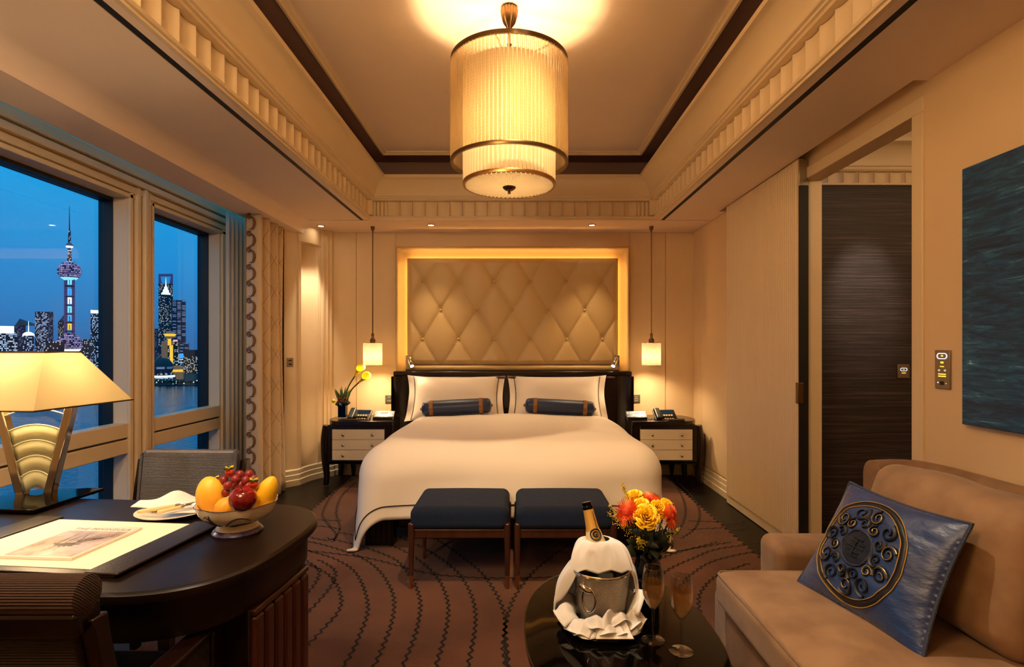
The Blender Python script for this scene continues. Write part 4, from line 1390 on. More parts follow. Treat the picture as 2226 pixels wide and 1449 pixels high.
# ================================================================== NIGHTSTANDS
def nightstand(label, mirror):
    x0 = CX + (1.38 if mirror else -1.38)
    t_ = thing('nightstand', label, 'nightstand', (x0, 5.30, 0))
    m = -1 if mirror else 1      # local +x points to the bed for the left one
    def X(a, b_): return (min(a * m, b_ * m), max(a * m, b_ * m))
    top = []
    for i in range(17):
        a = PI / 2 + PI * i / 16
        top.append((m * (-.20 + .155 * math.cos(a)), .0 + .25 * math.sin(a) * (1 if True else 1)))
    poly = [(m * .205, .25)] + top + [(m * .285, -.25), (m * .285, .08), (m * .205, .08)]
    obj('top', B().prism(poly, .565, .604), M['dark_wood'], parent=t_, keep=True, bevel=.005)
    xa, xb = X(-.32, .205)
    obj('case', B().box(xa, xb, -.225, .255, .21, .566), M['dark_wood'], parent=t_, keep=True, bevel=.004)
    xa, xb = X(.206, .285)
    obj('side_wing', B().box(xa, xb, -.225, .08, .21, .566), M['dark_wood'], parent=t_, keep=True, bevel=.004)
    xa, xb = X(-.272, .205)
    for k in range(3):
        z0 = .245 + .0945 * k
        d = obj('drawer', B().box(xa, xb, -.240, -.20, z0 + .0015, z0 + .093), M['drawer_cream'], parent=t_, bevel=.002)
        for q in (-.17, .10):
            kb = B().lathe([(.004, 0), (.005, .010), (.011, .015), (.012, .022), (.006, .027), (.001, .028)], 14)
            kb.xf(Matrix.Rotation(PI / 2, 4, 'X')).move((m * q, -.240, z0 + .047))
            o = obj('knob', kb, M['chrome'], parent=d, keep=False)
            o.location -= d.location
    # curved outer leg posts and tapered feet
    for fy in (-.20, .22):
        pts = [(m * -.335, fy, .56), (m * -.352, fy, .45), (m * -.352, fy, .33), (m * -.345, fy, .2), (m * -.335, fy, .1), (m * -.342, fy, .012)]
        obj('leg', B().tube(catmull(pts, .03), [.036 - .020 * max(0, (i - 8) / 12) for i in range(len(catmull(pts, .03)))], 10), M['dark_wood'], parent=t_, keep=True, smooth=60)
    for fx in (-.19, .17):
        obj('leg', B().rings([[(m * fx - .03, .12, .212), (m * fx + .03, .12, .212), (m * fx + .03, .18, .212), (m * fx - .03, .18, .212)], [(m * fx - .013, .14, .012), (m * fx + .013, .14, .012), (m * fx + .013, .166, .012), (m * fx - .013, .166, .012)]]), M['dark_wood'], parent=t_, keep=True)
    obj('lower_rail', B().box(min(m * -.32, m * .285), max(m * -.32, m * .285), -.225, .08, .205, .23), M['dark_wood'], parent=t_, keep=True, bevel=.003)
    return t_
nightstand('dark wood nightstand with three cream drawers under the calla lilies', False)
nightstand('dark wood nightstand with three cream drawers right of the bed', True)
NZ = .6045
def key_panel(x, y, rz, label, key, screen_big):
    t_ = thing('control_panel', label, 'control panel', (x, y, NZ), rz)
    Mx = rot('X', 38, (0, 0, .03))
    obj('base', B().rcube(-.092, .092, -.05, .055, 0, .028, .006), M['black_plastic'], parent=t_, keep=True)
    f = obj('face', B().rcube(-.098, .098, -.062, .062, .028, .038, .004).xf(Mx), M['black_plastic'], parent=t_, keep=True)
    def kk(a, b_, c_, d_, name='key', mt='key_glow'):
        obj(name, B().box(a, b_, c_, d_, .038, .0395).xf(Mx), M[mt], parent=t_, keep=True, smooth=0)
    kk(-.036, .036, .018, .048, 'display', 'key_glow' if screen_big else 'screen_yellow')
    for q in (-.086, -.060, .046, .072):
        for w in (.018, .036):
            kk(q, q + .018, w, w + .012)
    for i in range(7):
        for j in range(2):
            if (i * 3 + j * 5) % 7 == 3: continue
            kk(-.086 + .0255 * i, -.086 + .0255 * i + .017, -.044 + .024 * j, -.044 + .024 * j + .014)
key_panel(-1.245, 5.20, 0, 'lit keypad control panel on the left nightstand beside the telephone', None, False)
key_panel(1.128, 5.18, 0, 'lit keypad control panel on the right nightstand near the bed', None, True)
def phone(x, y, m, label):
    t_ = thing('telephone', label, 'telephone', (x, y, NZ), -4 * m)
    Mx = rot('X', 36, (0, 0, .03))
    obj('base', B().rcube(-.085, .085, -.05, .06, 0, .03, .006), M['black_plastic'], parent=t_, keep=True)
    obj('face', B().rcube(-.105, .105, -.07, .07, .030, .044, .004).xf(Mx), M['black_plastic'], parent=t_, keep=True)
    a, b_ = (-.100, -.045) if m > 0 else (-.100, -.045)
    obj('handset', B().rcube(a, b_, -.072, .072, .046, .072, .012).xf(Mx), M['black_plastic'], parent=t_, keep=True, smooth=60)
    obj('screen', B().box(-.03, .092, .012, .058, .044, .0455).xf(Mx), M['screen_blue'], parent=t_, keep=True, smooth=0)
    for i in range(4):
        for j in range(3):
            obj('key', B().box(-.018 + .024 * i, -.018 + .024 * i + .015, -.058 + .021 * j, -.058 + .021 * j + .013, .044, .047).xf(Mx), M['key_glow'] if i in (1, 2) and j == 1 else M['bone_handle'], parent=t_, keep=True, smooth=0)
phone(-1.475, 5.22, 1, 'black desk telephone on the left nightstand')
phone(1.405, 5.22, -1, 'black desk telephone on the right nightstand')
def cordb(pts):
    return B().tube(catmull([Vector(p) for p in pts], .01), .003, 6)
tc_ = obj('cord', cordb([(1.225, 5.19, NZ + .004), (1.25, 5.16, NZ + .004), (1.28, 5.19, NZ + .004), (1.30, 5.17, NZ + .004), (1.325, 5.2, NZ + .004)]), M['black_plastic'], parent=[o for o in scene.objects if o.name.startswith('control_panel') and o.parent is None and o.location.x > 0][0], world=True)
def pad(x, y, rz, label):
    t_ = thing('notepad', label, 'notepad', (x, y, NZ), rz)
    obj('cover', B().rcube(-.075, .075, -.045, .045, 0, .012, .003), M['blotter_leather'], parent=t_, keep=True)
    obj('pen_loop', B().rcube(-.078, .078, -.008, .008, .010, .017, .003), M['black_plastic'], parent=t_, keep=True)
pad(-1.535, 5.115, 2, 'black notepad in front of the left telephone')
pad(1.475, 5.105, -4, 'black notepad in front of the right telephone')
# flowers on the left nightstand
vx, vy = -1.655, 5.27
t_ = thing('square_vase', 'small square black glass vase on the left nightstand', 'vase', (vx, vy, NZ))
obj('body', B().box(-.036, .036, -.036, .036, .012, .145).box(-.033, .033, -.033, .033, .02, .1455), M['black_gloss'], parent=t_, keep=True, bevel=.003, merge=False)
obj('clear_foot', B().box(-.036, .036, -.036, .036, 0, .0125), M['flute_glass'], parent=t_, keep=True)
def calla(tip, bend, label):
    t_ = thing('calla_lily', label, 'flower', (vx, vy, NZ + .05), group='calla lilies')
    base = Vector((0, 0, 0)); tipv = Vector(tip) - Vector((vx, vy, NZ + .05)); mid = Vector(bend) - Vector((vx, vy, NZ + .05))
    pts = catmull([base, mid * .5, mid, tipv], .01)
    obj('stem', B().tube(pts, .0065, 8), M['leaf_green'], parent=t_, keep=True, smooth=60)
    ax = (pts[-1] - pts[-4]).normalized()
    q = ax.to_track_quat('Z', 'Y').to_matrix().to_4x4()
    def spathe(u, v):
        a = 2 * PI * u
        r_ = .008 + .030 * v ** 1.6 * (1 + .25 * math.cos(a))
        return Vector((r_ * math.cos(a), r_ * math.sin(a), v * .10 + (.030 * v * v * math.cos(a))))
    obj('spathe', B().grid(spathe, 20, 8, cu=True).xf(Matrix.Translation(tipv) @ q), M['calla_yellow'], parent=t_, keep=True, smooth=180, solid=.002)
calla((-1.535, 5.25, 1.005), (-1.60, 5.26, .90), 'upper yellow calla lily in the square black vase')
calla((-1.490, 5.23, .948), (-1.57, 5.25, .87), 'lower yellow calla lily, the one reaching furthest right')
def leaf(b, base, tip, w, curl=.2):
    base, tip = Vector(base), Vector(tip)
    d = tip - base
    side = d.cross(Vector((0, -1, .2)))
    if side.length < 1e-6: side = Vector((1, 0, 0))
    side.normalize()
    up = side.cross(d).normalized()
    n_ = 6
    vs = []
    for i in range(n_ + 1):
        t = i / n_
        c_ = base + d * t + up * curl * d.length * math.sin(PI * t) * .3
        ww = w * math.sin(PI * min(1, t * .9 + .1)) ** .8 + .0006
        vs += [c_ - side * ww, c_ + up * ww * .35, c_ + side * ww]
    fs = []
    for i in range(n_):
        for k in (0, 1):
            fs.append((i * 3 + k, i * 3 + k + 1, i * 3 + k + 4, i * 3 + k + 3))
    return b.add(vs, fs)
t_ = thing('leaf_arrangement', 'spiky green leaves and dark red berries filling the square black vase', 'plant', (vx, vy, NZ + .12))
for i in range(15):
    a = random.uniform(-.75, .65); bb = random.uniform(-.4, .4)
    hgt = random.uniform(.11, .19)
    obj('blade_leaf', leaf(B(), (random.uniform(-.02, .02), 0, 0), (math.sin(a) * hgt, bb * .1, math.cos(a) * hgt), .008), M['leaf_green'], parent=t_, keep=True, smooth=180)
for i in range(7):
    a = 2 * PI * i / 7
    obj('round_leaf', leaf(B(), (0, 0, .02), (.075 * math.cos(a), .05 * math.sin(a), .03 + .02 * math.sin(i)), .026), M['leaf_dark'], parent=t_, keep=True, smooth=180)
for i in range(26):
    a = random.uniform(0, 2 * PI); r_ = random.uniform(.01, .055)
    obj('berry', B().ball((r_ * math.cos(a), r_ * math.sin(a) * .7 - .01, random.uniform(.03, .075)), .007, n=8, m=6), M['berry_red'], parent=t_, keep=True)
obj('yellow_bloom', B().ball((-.085, -.01, .045), .018, .018, .02, 10, 8), M['leaf_yellow'], parent=t_, keep=True)

# switch plates
def plate(name, label, c, axis, w, h, marks, d=.008):
    """marks: (u, v, w, h, material) on the plate face"""
    t_ = thing(name, label, 'switch', c)
    def bx(u0, u1, v0, v1, n0, n1):
        if axis == 'y':
            return B().box(u0, u1, -n1, -n0, v0, v1)
        return B().box(-n1, -n0, -u1, -u0, v0, v1)
    obj('plate', bx(-w / 2, w / 2, 0, h, 0, d), M['switch_metal'], parent=t_, keep=True, bevel=.002)
    for u, v, ww, hh, mt in marks:
        obj('mark', bx(u - ww / 2, u + ww / 2, v - hh / 2, v + hh / 2, d, d + .0008), M[mt], parent=t_, keep=True, smooth=0)
    return t_
mk_emit('mark_dim', (.62, .56, .28), .55)
plate('light_switch', 'square metal light switch left of the bed headboard', (-1.28, YB - .013, .722), 'y', .079, .079, [(0, .062, .03, .006, 'mark_dim'), (0, .052, .014, .005, 'mark_dim'), (0, .022, .036, .006, 'mark_dim')])
plate('light_switch', 'square metal light switch right of the bed headboard', (1.21, YB - .013, .726), 'y', .079, .079, [(0, .056, .03, .006, 'mark_dim'), (0, .038, .036, .006, 'mark_dim'), (0, .020, .03, .006, 'mark_dim')])
t_ = plate('light_switch', 'small metal switch on the cream corner beside the curtain', (0, 0, 0), 'y', .06, .085, [(0, .06, .03, .012, 'black'), (0, .025, .03, .012, 'black')])
pm_ = (Apt + Bpt) / 2 + Vector(((Bpt - Apt).y, -(Bpt - Apt).x)).normalized() * .001
t_.location = (pm_.x, pm_.y, 1.10)
t_.rotation_euler = (0, 0, math.atan2((Bpt - Apt).y, (Bpt - Apt).x))
# ================================================================== CURTAIN AND SHEER
cpath = catmull([Vector((x, y_, 0)) for x, y_ in [(-2.175, 4.44), (-2.12, 4.43), (-2.065, 4.425), (-2.05, 4.455), (-2.10, 4.52), (-2.085, 4.57), (-2.055, 4.60), (-2.085, 4.66), (-2.11, 4.70), (-2.08, 4.75), (-2.06, 4.785), (-2.105, 4.84), (-2.095, 4.88), (-2.08, 4.91), (-2.11, 4.95)]], .008)
NCP = len(cpath)
def curtain(u, v):
    i = u * (NCP - 1); k = min(int(i), NCP - 2); f = i - k
    p = cpath[k].lerp(cpath[k + 1], f)
    top = 2.345
    z = .012 + (top - .012) * v
    mid = Vector((-2.12, 4.44 + .5 * u, 0))
    amp = 1 + .12 * (1 - v)
    q = mid + (p - mid) * amp
    if u > .2:
        q.x += .012 * math.sin(z * 2.2 + u * 9) * (u - .2)
    return Vector((q.x + .02 * (1 - v) ** 2 * u, q.y, z))
ct = thing('curtain', 'beige curtain with brown scroll border and diamond stitching, drawn aside', 'curtain', (-2.12, 4.65, 0))
obj('cloth', B().grid(curtain, 90, 24), M['curtain_cloth'], parent=ct, world=True, smooth=180, solid=.004)
obj('lining_edge', B().grid(lambda u, v: Vector((-2.085 - .05 * u, 4.955 + .03 * u, .01 + 2.33 * v)), 4, 2), M['curtain_dark'], parent=ct, world=True, solid=.003)
obj('border_braid', B().tube([curtain(.205, v / 40) + Vector((.003, -.004, 0)) for v in range(41)], .0035, 6), M['curtain_stitch'], parent=ct, world=True)
obj('border_edge', B().tube([curtain(.012, v / 40) + Vector((0, -.004, 0)) for v in range(41)], .003, 6), M['curtain_stitch'], parent=ct, world=True)
sb = B()
for ph in range(-1, 16):
    for dirn in (-1, 1):
        pts = []
        for k in range(25):
            u = .235 + .74 * k / 24
            v = (ph + .5 + dirn * (u - .235) * 4.6) * .115
            if 0.005 < v < .995:
                p = curtain(u, v)
                dn = curtain(min(1, u + .004), v) - curtain(max(0, u - .004), v)
                n_ = Vector((dn.y, -dn.x, 0))
                if n_.length > 0: n_.normalize()
                pts.append(p + n_ * .0035)
        if len(pts) > 2:
            sb.tube(pts, .0014, 4)
so_ = obj('diamond_stitching', sb, M['curtain_stitch'], parent=ct, world=True, merge=False)
def scroll_curve():
    pts = []
    for k in range(26):            # big crescent
        a = R(-115 + 230 * k / 25)
        pts.append((.032 * math.cos(a) - .002, .050 * math.sin(a)))
    return pts
sbm = B()
cr = scroll_curve()
sbm.tube([(x, 0, z + .05) for x, z in cr], [.0018 + .0095 * math.sin(PI * i / 25) ** 1.5 for i in range(26)], 6)
sp = []
for k in range(40):
    a = R(60 + 620 * k / 39); r_ = .023 * (1 - k / 44)
    sp.append((-.012 + r_ * math.cos(a), 0, .102 + r_ * math.sin(a)))
sbm.tube(sp, [.0048 - .002 * k / 39 for k in range(40)], 6)
sp = []
for k in range(24):
    a = R(200 - 420 * k / 23); r_ = .011 * (1 - k / 27)
    sp.append((.018 + r_ * math.cos(a), 0, .006 + r_ * math.sin(a)))
sbm.tube(sp, .002, 5)
s0 = obj('scroll', sbm, M['curtain_scroll'], parent=ct, keep=True, smooth=60)
for i in range(17):
    loc = Vector((-2.122, 4.412, .08 + .134 * i)) - Vector(ct.location)
    if i == 0: s0.location = loc
    else:
        c_ = inst(s0, ct, loc)
        if i % 2: c_.scale = (1, 1, .96)
sh = thing('sheer_curtain', 'gathered white sheer beside the window frame', 'curtain', (-2.3, 4.55, 0))
obj('cloth', B().grid(lambda u, v: Vector((-2.315 + .022 * math.sin(u * 2 * PI * 4.5), 4.40 + .30 * u, .012 + 2.35 * v)), 60, 3), M['sheer_cloth'], parent=sh, world=True, smooth=180, solid=.0015)

# ================================================================== DESK
DX, DY, DZ = -1.28, 1.55, .75
DR = -5.0
dk_ = thing('desk', 'dark wood writing desk with a rounded end and fluted pedestal', 'desk', (DX, DY, 0), DR)
def desk_outline(inset=0.0, n=40):
    pts = [(-.86, .35 - inset)]
    for i in range(n + 1):
        a = PI / 2 - PI * i / n
        ca, sa = math.cos(a), math.sin(a)
        e_ = 2 / 3.0
        x = .33 + (.35 - inset) * abs(ca) ** e_
        y_ = (.35 - inset) * abs(sa) ** e_ * (1 if sa >= 0 else -1)
        pts.append((x, y_))
    pts.append((-.86, -.35 + inset))
    return pts
def loft(b, levels):
    b.rings([[(x, y_, z) for x, y_ in desk_outline(i)] for i, z in levels])
    return b
obj('desk_top', loft(B(), [(.010, .722), (.002, .726), (0, .733), (.001, .744), (.008, .750), (.012, .750)]), M['desk_wood'], parent=dk_, keep=True, smooth=40)
obj('apron', loft(B(), [(.030, .630), (.028, .634), (.026, .716), (.016, .722)]), M['desk_wood'], parent=dk_, keep=True, smooth=40)
for sx in (1, -1):
    xa = .645 if sx > 0 else -.80
    lg = obj('pedestal', B().box(xa - .10, xa, -.145, .145, .012, .631) if sx > 0 else B().box(xa, xa + .10, -.145, .145, .012, .631), M['desk_wood'], parent=dk_, keep=True, bevel=.006)
    if sx > 0:
        for k in range(6):
            yc = -.1208 + .0483 * k
            obj('flute', B().rcube(xa - .006, xa + .014, yc - .0205, yc + .0205, .014, .612, .012, 1), M['red_wood'], parent=lg, keep=True, smooth=60)
        obj('beading', B().box(xa - .01, xa + .012, -.143, .143, .614, .630), M['red_wood'], parent=lg, keep=True, bevel=.004)

# ---- chairs
def chair(label, loc, rz, back_mat, roll, arms, group=None):
    t_ = thing('desk_chair', label, 'chair', loc, rz, group)
    bk = M[back_mat]
    tilt = rot('X', 7, (0, -.2, .45))
    obj('seat', B().rcube(-.215, .215, -.20, .24, .39, .475, .03, 4), bk, parent=t_, keep=True, smooth=60)
    obj('seat_rail', B().box(-.205, .205, -.19, .23, .33, .392), M['dark_wood'], parent=t_, keep=True, bevel=.004)
    obj('backrest', B().rcube(-.205, .205, -.225, -.175, .50, .845 if not roll else .80, .022, 5).xf(tilt), bk, parent=t_, keep=True, smooth=60)
    for s in (-1, 1):
        pts = catmull([Vector((s * .222, -.21, .012)), Vector((s * .222, -.205, .40)), Vector((s * .222, -.225, .62)), Vector((s * .222, -.26, .80))], .05)
        obj('stile', B().rings([[(p.x - .014, p.y - .020, p.z), (p.x + .014, p.y - .020, p.z), (p.x + .014, p.y + .016, p.z), (p.x - .014, p.y + .016, p.z)] for p in pts]), M['dark_wood'], parent=t_, keep=True, bevel=.003)
        obj('leg', B().rings([[(s * .2 - q, .21 - q, z), (s * .2 + q, .21 - q, z), (s * .2 + q, .21 + q, z), (s * .2 - q, .21 + q, z)] for z, q in ((.012, .013), (.35, .021))]), M['dark_wood'], parent=t_, keep=True, bevel=.003)
        if not roll:
            obj('back_piping', B().tube([(s * .203, -.178, .51), (s * .203, -.178, .83)], .006, 6).xf(tilt), bk, parent=t_, keep=True)
        if arms:
            obj('side_panel', B().rcube(s * .236 - .018, s * .236 + .018, -.215, .06, .30, .600, .012, 2), M['chair_weave_brown'], parent=t_, keep=True)
            obj('arm_frame', B().rcube(s * .236 - .022, s * .236 + .022, .06, .13, .012, .605, .008, 1), M['dark_wood'], parent=t_, keep=True)
            obj('arm_top', B().rcube(s * .236 - .024, s * .236 + .024, -.22, .13, .600, .618, .008, 2), M['dark_wood'], parent=t_, keep=True)
    if roll:
        obj('back_panel', B().rcube(-.207, .207, -.243, -.222, .40, .775, .006, 3).xf(tilt), M['chair_weave_brown'], parent=t_, keep=True)
        obj('top_rail', B().rcube(-.225, .225, -.26, -.20, .785, .830, .008, 2).xf(tilt), M['dark_wood'], parent=t_, keep=True)
        obj('top_roll', B().tube([(-.229, -.228, .850), (-.224, -.228, .850), (.224, -.228, .850), (.229, -.228, .850)], [.022, .034, .034, .022], 18).xf(tilt), M['chair_corduroy'], parent=t_, keep=True, smooth=60)
    return t_
chair('grey woven desk chair on the far side of the desk, beside the window', (-1.385, 2.10, 0), 178, 'chair_weave', False, False)
chair('brown woven armchair seen from behind, tucked against the near side of the desk', (-.968, 1.235, .0), 0, 'chair_weave_brown', True, True)

# ---- table lamp
LX, LY = -1.62, 1.865
lp = thing('table_lamp', 'desk lamp with pale pyramid shade on a V shaped chrome and glass stem', 'lamp', (LX, LY, DZ + .0005))
def frus(hx0, hy0, z0, hx1, hy1, z1, dx=0, dy=0):
    return [[(-hx0, -hy0, z0), (hx0, -hy0, z0), (hx0, hy0, z0), (-hx0, hy0, z0)], [(-hx1 + dx, -hy1 + dy, z1), (hx1 + dx, -hy1 + dy, z1), (hx1 + dx, hy1 + dy, z1), (-hx1 + dx, hy1 + dy, z1)]]
LR = rot('Z', -4)
obj('shade', B().rings(frus(.185, .195, .330, .095, .068, .507), cap=False).xf(LR), M['shade_desk'], parent=lp, keep=True, smooth=0)
for hx, hy, z in ((.186, .196, .330), (.096, .069, .507)):
    obj('shade_trim', B().tube([(-hx, -hy, z), (hx, -hy, z), (hx, hy, z), (-hx, hy, z)], .003, 6, closed=True).xf(LR), M['bronze'], parent=lp, keep=True)
obj('foot_plate', B().rings(frus(.125, .135, 0.006, .125, .135, .016) + [[(-.06, -.05, .034), (.06, -.05, .034), (.06, .05, .034), (-.06, .05, .034)]]).xf(LR), M['black_gloss'], parent=lp, keep=True, bevel=.002)
for sx in (-1, 1):
    for sy in (-1, 1):
        obj('foot_pad', B().lathe([(.009, 0), (.009, .007)], 10, (sx * .1, sy * .11, 0)).xf(LR), M['black_plastic'], parent=lp, keep=True)
VR = rot('Z', 12)
for s in (-1, 1):
    w = .013
    a, b_ = (s * .040, .030), (s * .112, .36)
    pts = [(a[0] - w, -.018, a[1]), (a[0] + w, -.018, a[1]), (a[0] + w, .018, a[1]), (a[0] - w, .018, a[1])]
    pt2 = [(b_[0] - w, -.018, b_[1]), (b_[0] + w, -.018, b_[1]), (b_[0] + w, .018, b_[1]), (b_[0] - w, .018, b_[1])]
    obj('stem_bar', B().rings([pts, pt2]).xf(VR), M['chrome'], parent=lp, keep=True, bevel=.003)
for k in range(5):
    z0 = .034 + .052 * k; z1 = z0 + .054
    def hw(z): return .030 + (z - .03) / .33 * .072
    def gl(u, v, s=0):
        z = z0 + (z1 - z0) * v
        x = (u * 2 - 1) * hw(z) * .98
        bow = .020 * (1 - (u * 2 - 1) ** 2)
        return Vector((x, -.004, z + bow))
    if k < 4:
        obj('glass_panel', B().grid(gl, 13, 2).xf(VR), M['frosted_glass'], parent=lp, keep=True, smooth=180, solid=.006)
    obj('glass_edge', B().tube([gl(i / 12, 1) + Vector((0, -.003, 0)) for i in range(13)], .0022, 6).xf(VR), M['porcelain'], parent=lp, keep=True)
obj('neck', B().lathe([(.008, .33), (.008, .43), (.018, .435), (.018, .46)], 12), M['chrome'], parent=lp, keep=True)
obj('bulb', B().ball((0, 0, .43), .025, n=12, m=8), M['bulb_glow'], parent=lp, keep=True)
light('POINT', 'desk_lamp_light', (LX, LY, DZ + .43), 18, WARM2, parent=lp, radius=.03)

# ---- blotter and magazine
bl_ = thing('desk_blotter', 'black leather desk blotter with a large cream sheet', 'blotter', (-1.175, 1.462, DZ + .0005), -6)
obj('board', B().rcube(-.285, .285, -.185, .185, 0, .006, .002, 1), M['blotter_leather'], parent=bl_, keep=True)
for s in (-1, 1):
    obj('side_strip', B().rcube(s * .255 - .042, s * .255 + .042, -.187, .187, .0055, .012, .003, 1), M['blotter_leather'], parent=bl_, keep=True)
obj('sheet', B().box(-.214, .214, -.160, .172, .006, .0075), M['paper'], parent=bl_, keep=True)
mg = thing('magazine', 'magazine with a photograph of bare branches on the cover', 'magazine', (-1.158, 1.452, DZ + .0085), -4)
obj('pages', B().box(-.094, .094, -.115, .115, 0, .007), M['magazine_white'], parent=mg, keep=True, bevel=.001)
obj('cover_photo', B().box(-.088, .088, -.108, .072, .007, .0074), M['cover_print'], parent=mg, keep=True, smooth=0)
random.seed(3)
for i in range(15):
    a0 = (random.uniform(-.03, .02), random.uniform(-.05, -.01))
    a1 = (a0[0] + random.uniform(-.06, .085), random.uniform(.02, .070)) if i % 4 else (random.uniform(-.08, .08), random.uniform(-.1, -.03))
    a1 = (max(-.085, min(.085, a1[0])), a1[1])
    mid = ((a0[0] + a1[0]) / 2 + random.uniform(-.012, .012), (a0[1] + a1[1]) / 2)
    pts = catmull([Vector((*a0, .0075)), Vector((*mid, .0075)), Vector((*a1, .0075))], .01)
    obj('printed_branch', B().tube(pts, [random.choice((.0009, .0012, .002)) * (1 - .6 * k / len(pts)) for k in range(len(pts))], 5, flat=.3), M['print_dark'], parent=mg, keep=True)
obj('printed_shadow', B().lathe([(.001, .0076), (.03, .0076), (.034, .0074)], 14, (.0, -.03, 0), 1.0, .35, wob=lambda a, r, z: 1 + .3 * math.sin(a * 5)), M['print_dark'], parent=mg, keep=True)
def text(s, size, mat, parent, loc, rotm=None, ext=.0002, name='lettering', spacing=1.0):
    cu = bpy.data.curves.new('txt', 'FONT')
    cu.body = s; cu.size = size; cu.extrude = ext; cu.align_x = 'CENTER'; cu.space_character = spacing
    cu.resolution_u = 2
    tmp = bpy.data.objects.new('txt', cu)
    COL.objects.link(tmp)
    bpy.context.view_layer.update()
    me = bpy.data.meshes.new_from_object(tmp.evaluated_get(bpy.context.evaluated_depsgraph_get()))
    bpy.data.objects.remove(tmp)
    me.name = name
    me.materials.clear(); me.materials.append(mat)
    if rotm is not None: me.transform(rotm)
    o = bpy.data.objects.new(name, me)
    COL.objects.link(o); o.parent = parent; o.location = loc
    return o
text('THE PENINSULA', .0205, M['print_grey'], mg, (0, .082, .0073), spacing=1.12)

# ---- plate with napkin and cutlery
pl_ = thing('dessert_plate', 'white dessert plate beside the fruit bowl', 'plate', (-1.07, 1.735, DZ + .0005))
obj('dish', B().lathe([(.062, 0), (.066, .004), (.108, .013), (.110, .016), (.107, .0165), (.066, .0075), (.001, .0065)], 40), M['porcelain'], parent=pl_, keep=True, smooth=50)
nk = thing('folded_napkin', 'white folded napkin with raised corner on the dessert plate', 'napkin', (-1.075, 1.74, DZ + .018))
def nap(u, v):
    x = -.12 + .25 * u; y_ = -.055 + .13 * v
    z = .006 + .030 * math.exp(-((u - .38) ** 2 / .03 + (v - .75) ** 2 / .12)) + .012 * math.sin(PI * v) * (1 - u) * .8 + .004 * noise.noise(Vector((u * 3, v * 3, 0)))
    x += .02 * (v - .5) * (1 - u)
    y_ *= (1 - .55 * (1 - u) ** 2)
    return Vector((x, y_ + .01, z))
obj('upper_fold', B().grid(nap, 30, 20), M['napkin_cloth'], parent=nk, keep=True, smooth=180, solid=.004)
obj('lower_fold', B().grid(lambda u, v: Vector((.0 + .135 * u, -.075 + .13 * v + .02 * u, .002 + .003 * math.sin(u * 4))), 12, 10), M['napkin_cloth'], parent=nk, keep=True, smooth=180, solid=.004)
def cutlery(name, label, a, b_, kind):
    a, b_ = Vector(a), Vector(b_)
    d = (b_ - a); m_ = a + d * .55
    t_ = thing(name, label, 'cutlery', a)
    obj('handle', B().tube([a, a + d * .02, a + d * .3, m_], [.003, .0055, .006, .0045], 10).move(-a), M['bone_handle'], parent=t_, keep=True, smooth=60)
    obj('ferrule', B().tube([m_, m_ + d * .07], [.0052, .0045], 10).move(-a), M['steel'], parent=t_, keep=True)
    side = d.cross(Vector((0, 0, 1))).normalized()
    if kind == 'knife':
        p0, p1 = m_ + d * .06, b_
        obj('blade', B().add([p0 - side * .004 - a, p0 + side * .005 - a, m_ + d * .30 + side * .007 - a, p1 - a, m_ + d * .3 - side * .004 - a], [(0, 1, 2, 3, 4)]), M['chrome'], parent=t_, keep=True, solid=.0015)
    else:
        p0 = m_ + d * .06
        obj('neck', B().tube([p0, m_ + d * .25], [.003, .004], 8).move(-a), M['chrome'], parent=t_, keep=True)
        for k in (-1, 0, 1):
            obj('tine', B().tube([m_ + d * .24 + side * .003 * k, m_ + d * .3 + side * .005 * k, b_ + side * .005 * k], [.0018, .0016, .0008], 6).move(-a), M['chrome'], parent=t_, keep=True)
zc = DZ + .034
cutlery('fruit_knife', 'fruit knife with bone handle lying across the napkin', (-1.135, 1.655, DZ + .030), (-.965, 1.715, DZ + .048), 'knife')
cutlery('fruit_fork', 'fruit fork with bone handle, its shorter handle pointing toward us', (-1.070, 1.645, DZ + .031), (-.975, 1.705, DZ + .046), 'fork')

# ---- fruit bowl
BX, BY = -.792, 1.57
fbw = thing('fruit_bowl', 'footed white porcelain bowl with blue brushwork full of fruit', 'bowl', (BX, BY, DZ + .0005))
def rimw(a, r, z): return 1 + (.028 * math.cos(a * 8) * max(0, (z - .03) / .05))
def bowlz(a): return .0
prof_o = [(.044, .030), (.066, .034), (.086, .046), (.099, .063), (.107, .086)]
prof_i = [(.104, .086), (.095, .066), (.080, .051), (.055, .043), (.001, .042)]
bb_ = B().lathe([(.001, .031)] + prof_o + prof_i, 72, wob=rimw)
obj('bowl', bb_, M['porcelain'], parent=fbw, keep=True, smooth=50)
obj('foot', B().lathe([(.001, .004), (.060, .004), (.056, .016), (.050, .023), (.045, .031), (.001, .0315)], 48), M['porcelain'], parent=fbw, keep=True, smooth=50)
obj('blue_foot_band', B().lathe([(.001, 0), (.065, 0), (.067, .004), (.062, .010), (.057, .0135), (.050, .014)], 48, wob=lambda a, r, z: 1 + .012 * math.cos(a * 22)), M['porcelain_blue'], parent=fbw, keep=True, smooth=50)
def on_bowl(a, t):
    i = t * (len(prof_o) - 1); k = min(int(i), len(prof_o) - 2); f = i - k
    r_ = prof_o[k][0] + (prof_o[k + 1][0] - prof_o[k][0]) * f + .0006; z = prof_o[k][1] + (prof_o[k + 1][1] - prof_o[k][1]) * f
    r_ *= rimw(a, r_, z)
    return Vector((r_ * math.cos(a), r_ * math.sin(a), z))
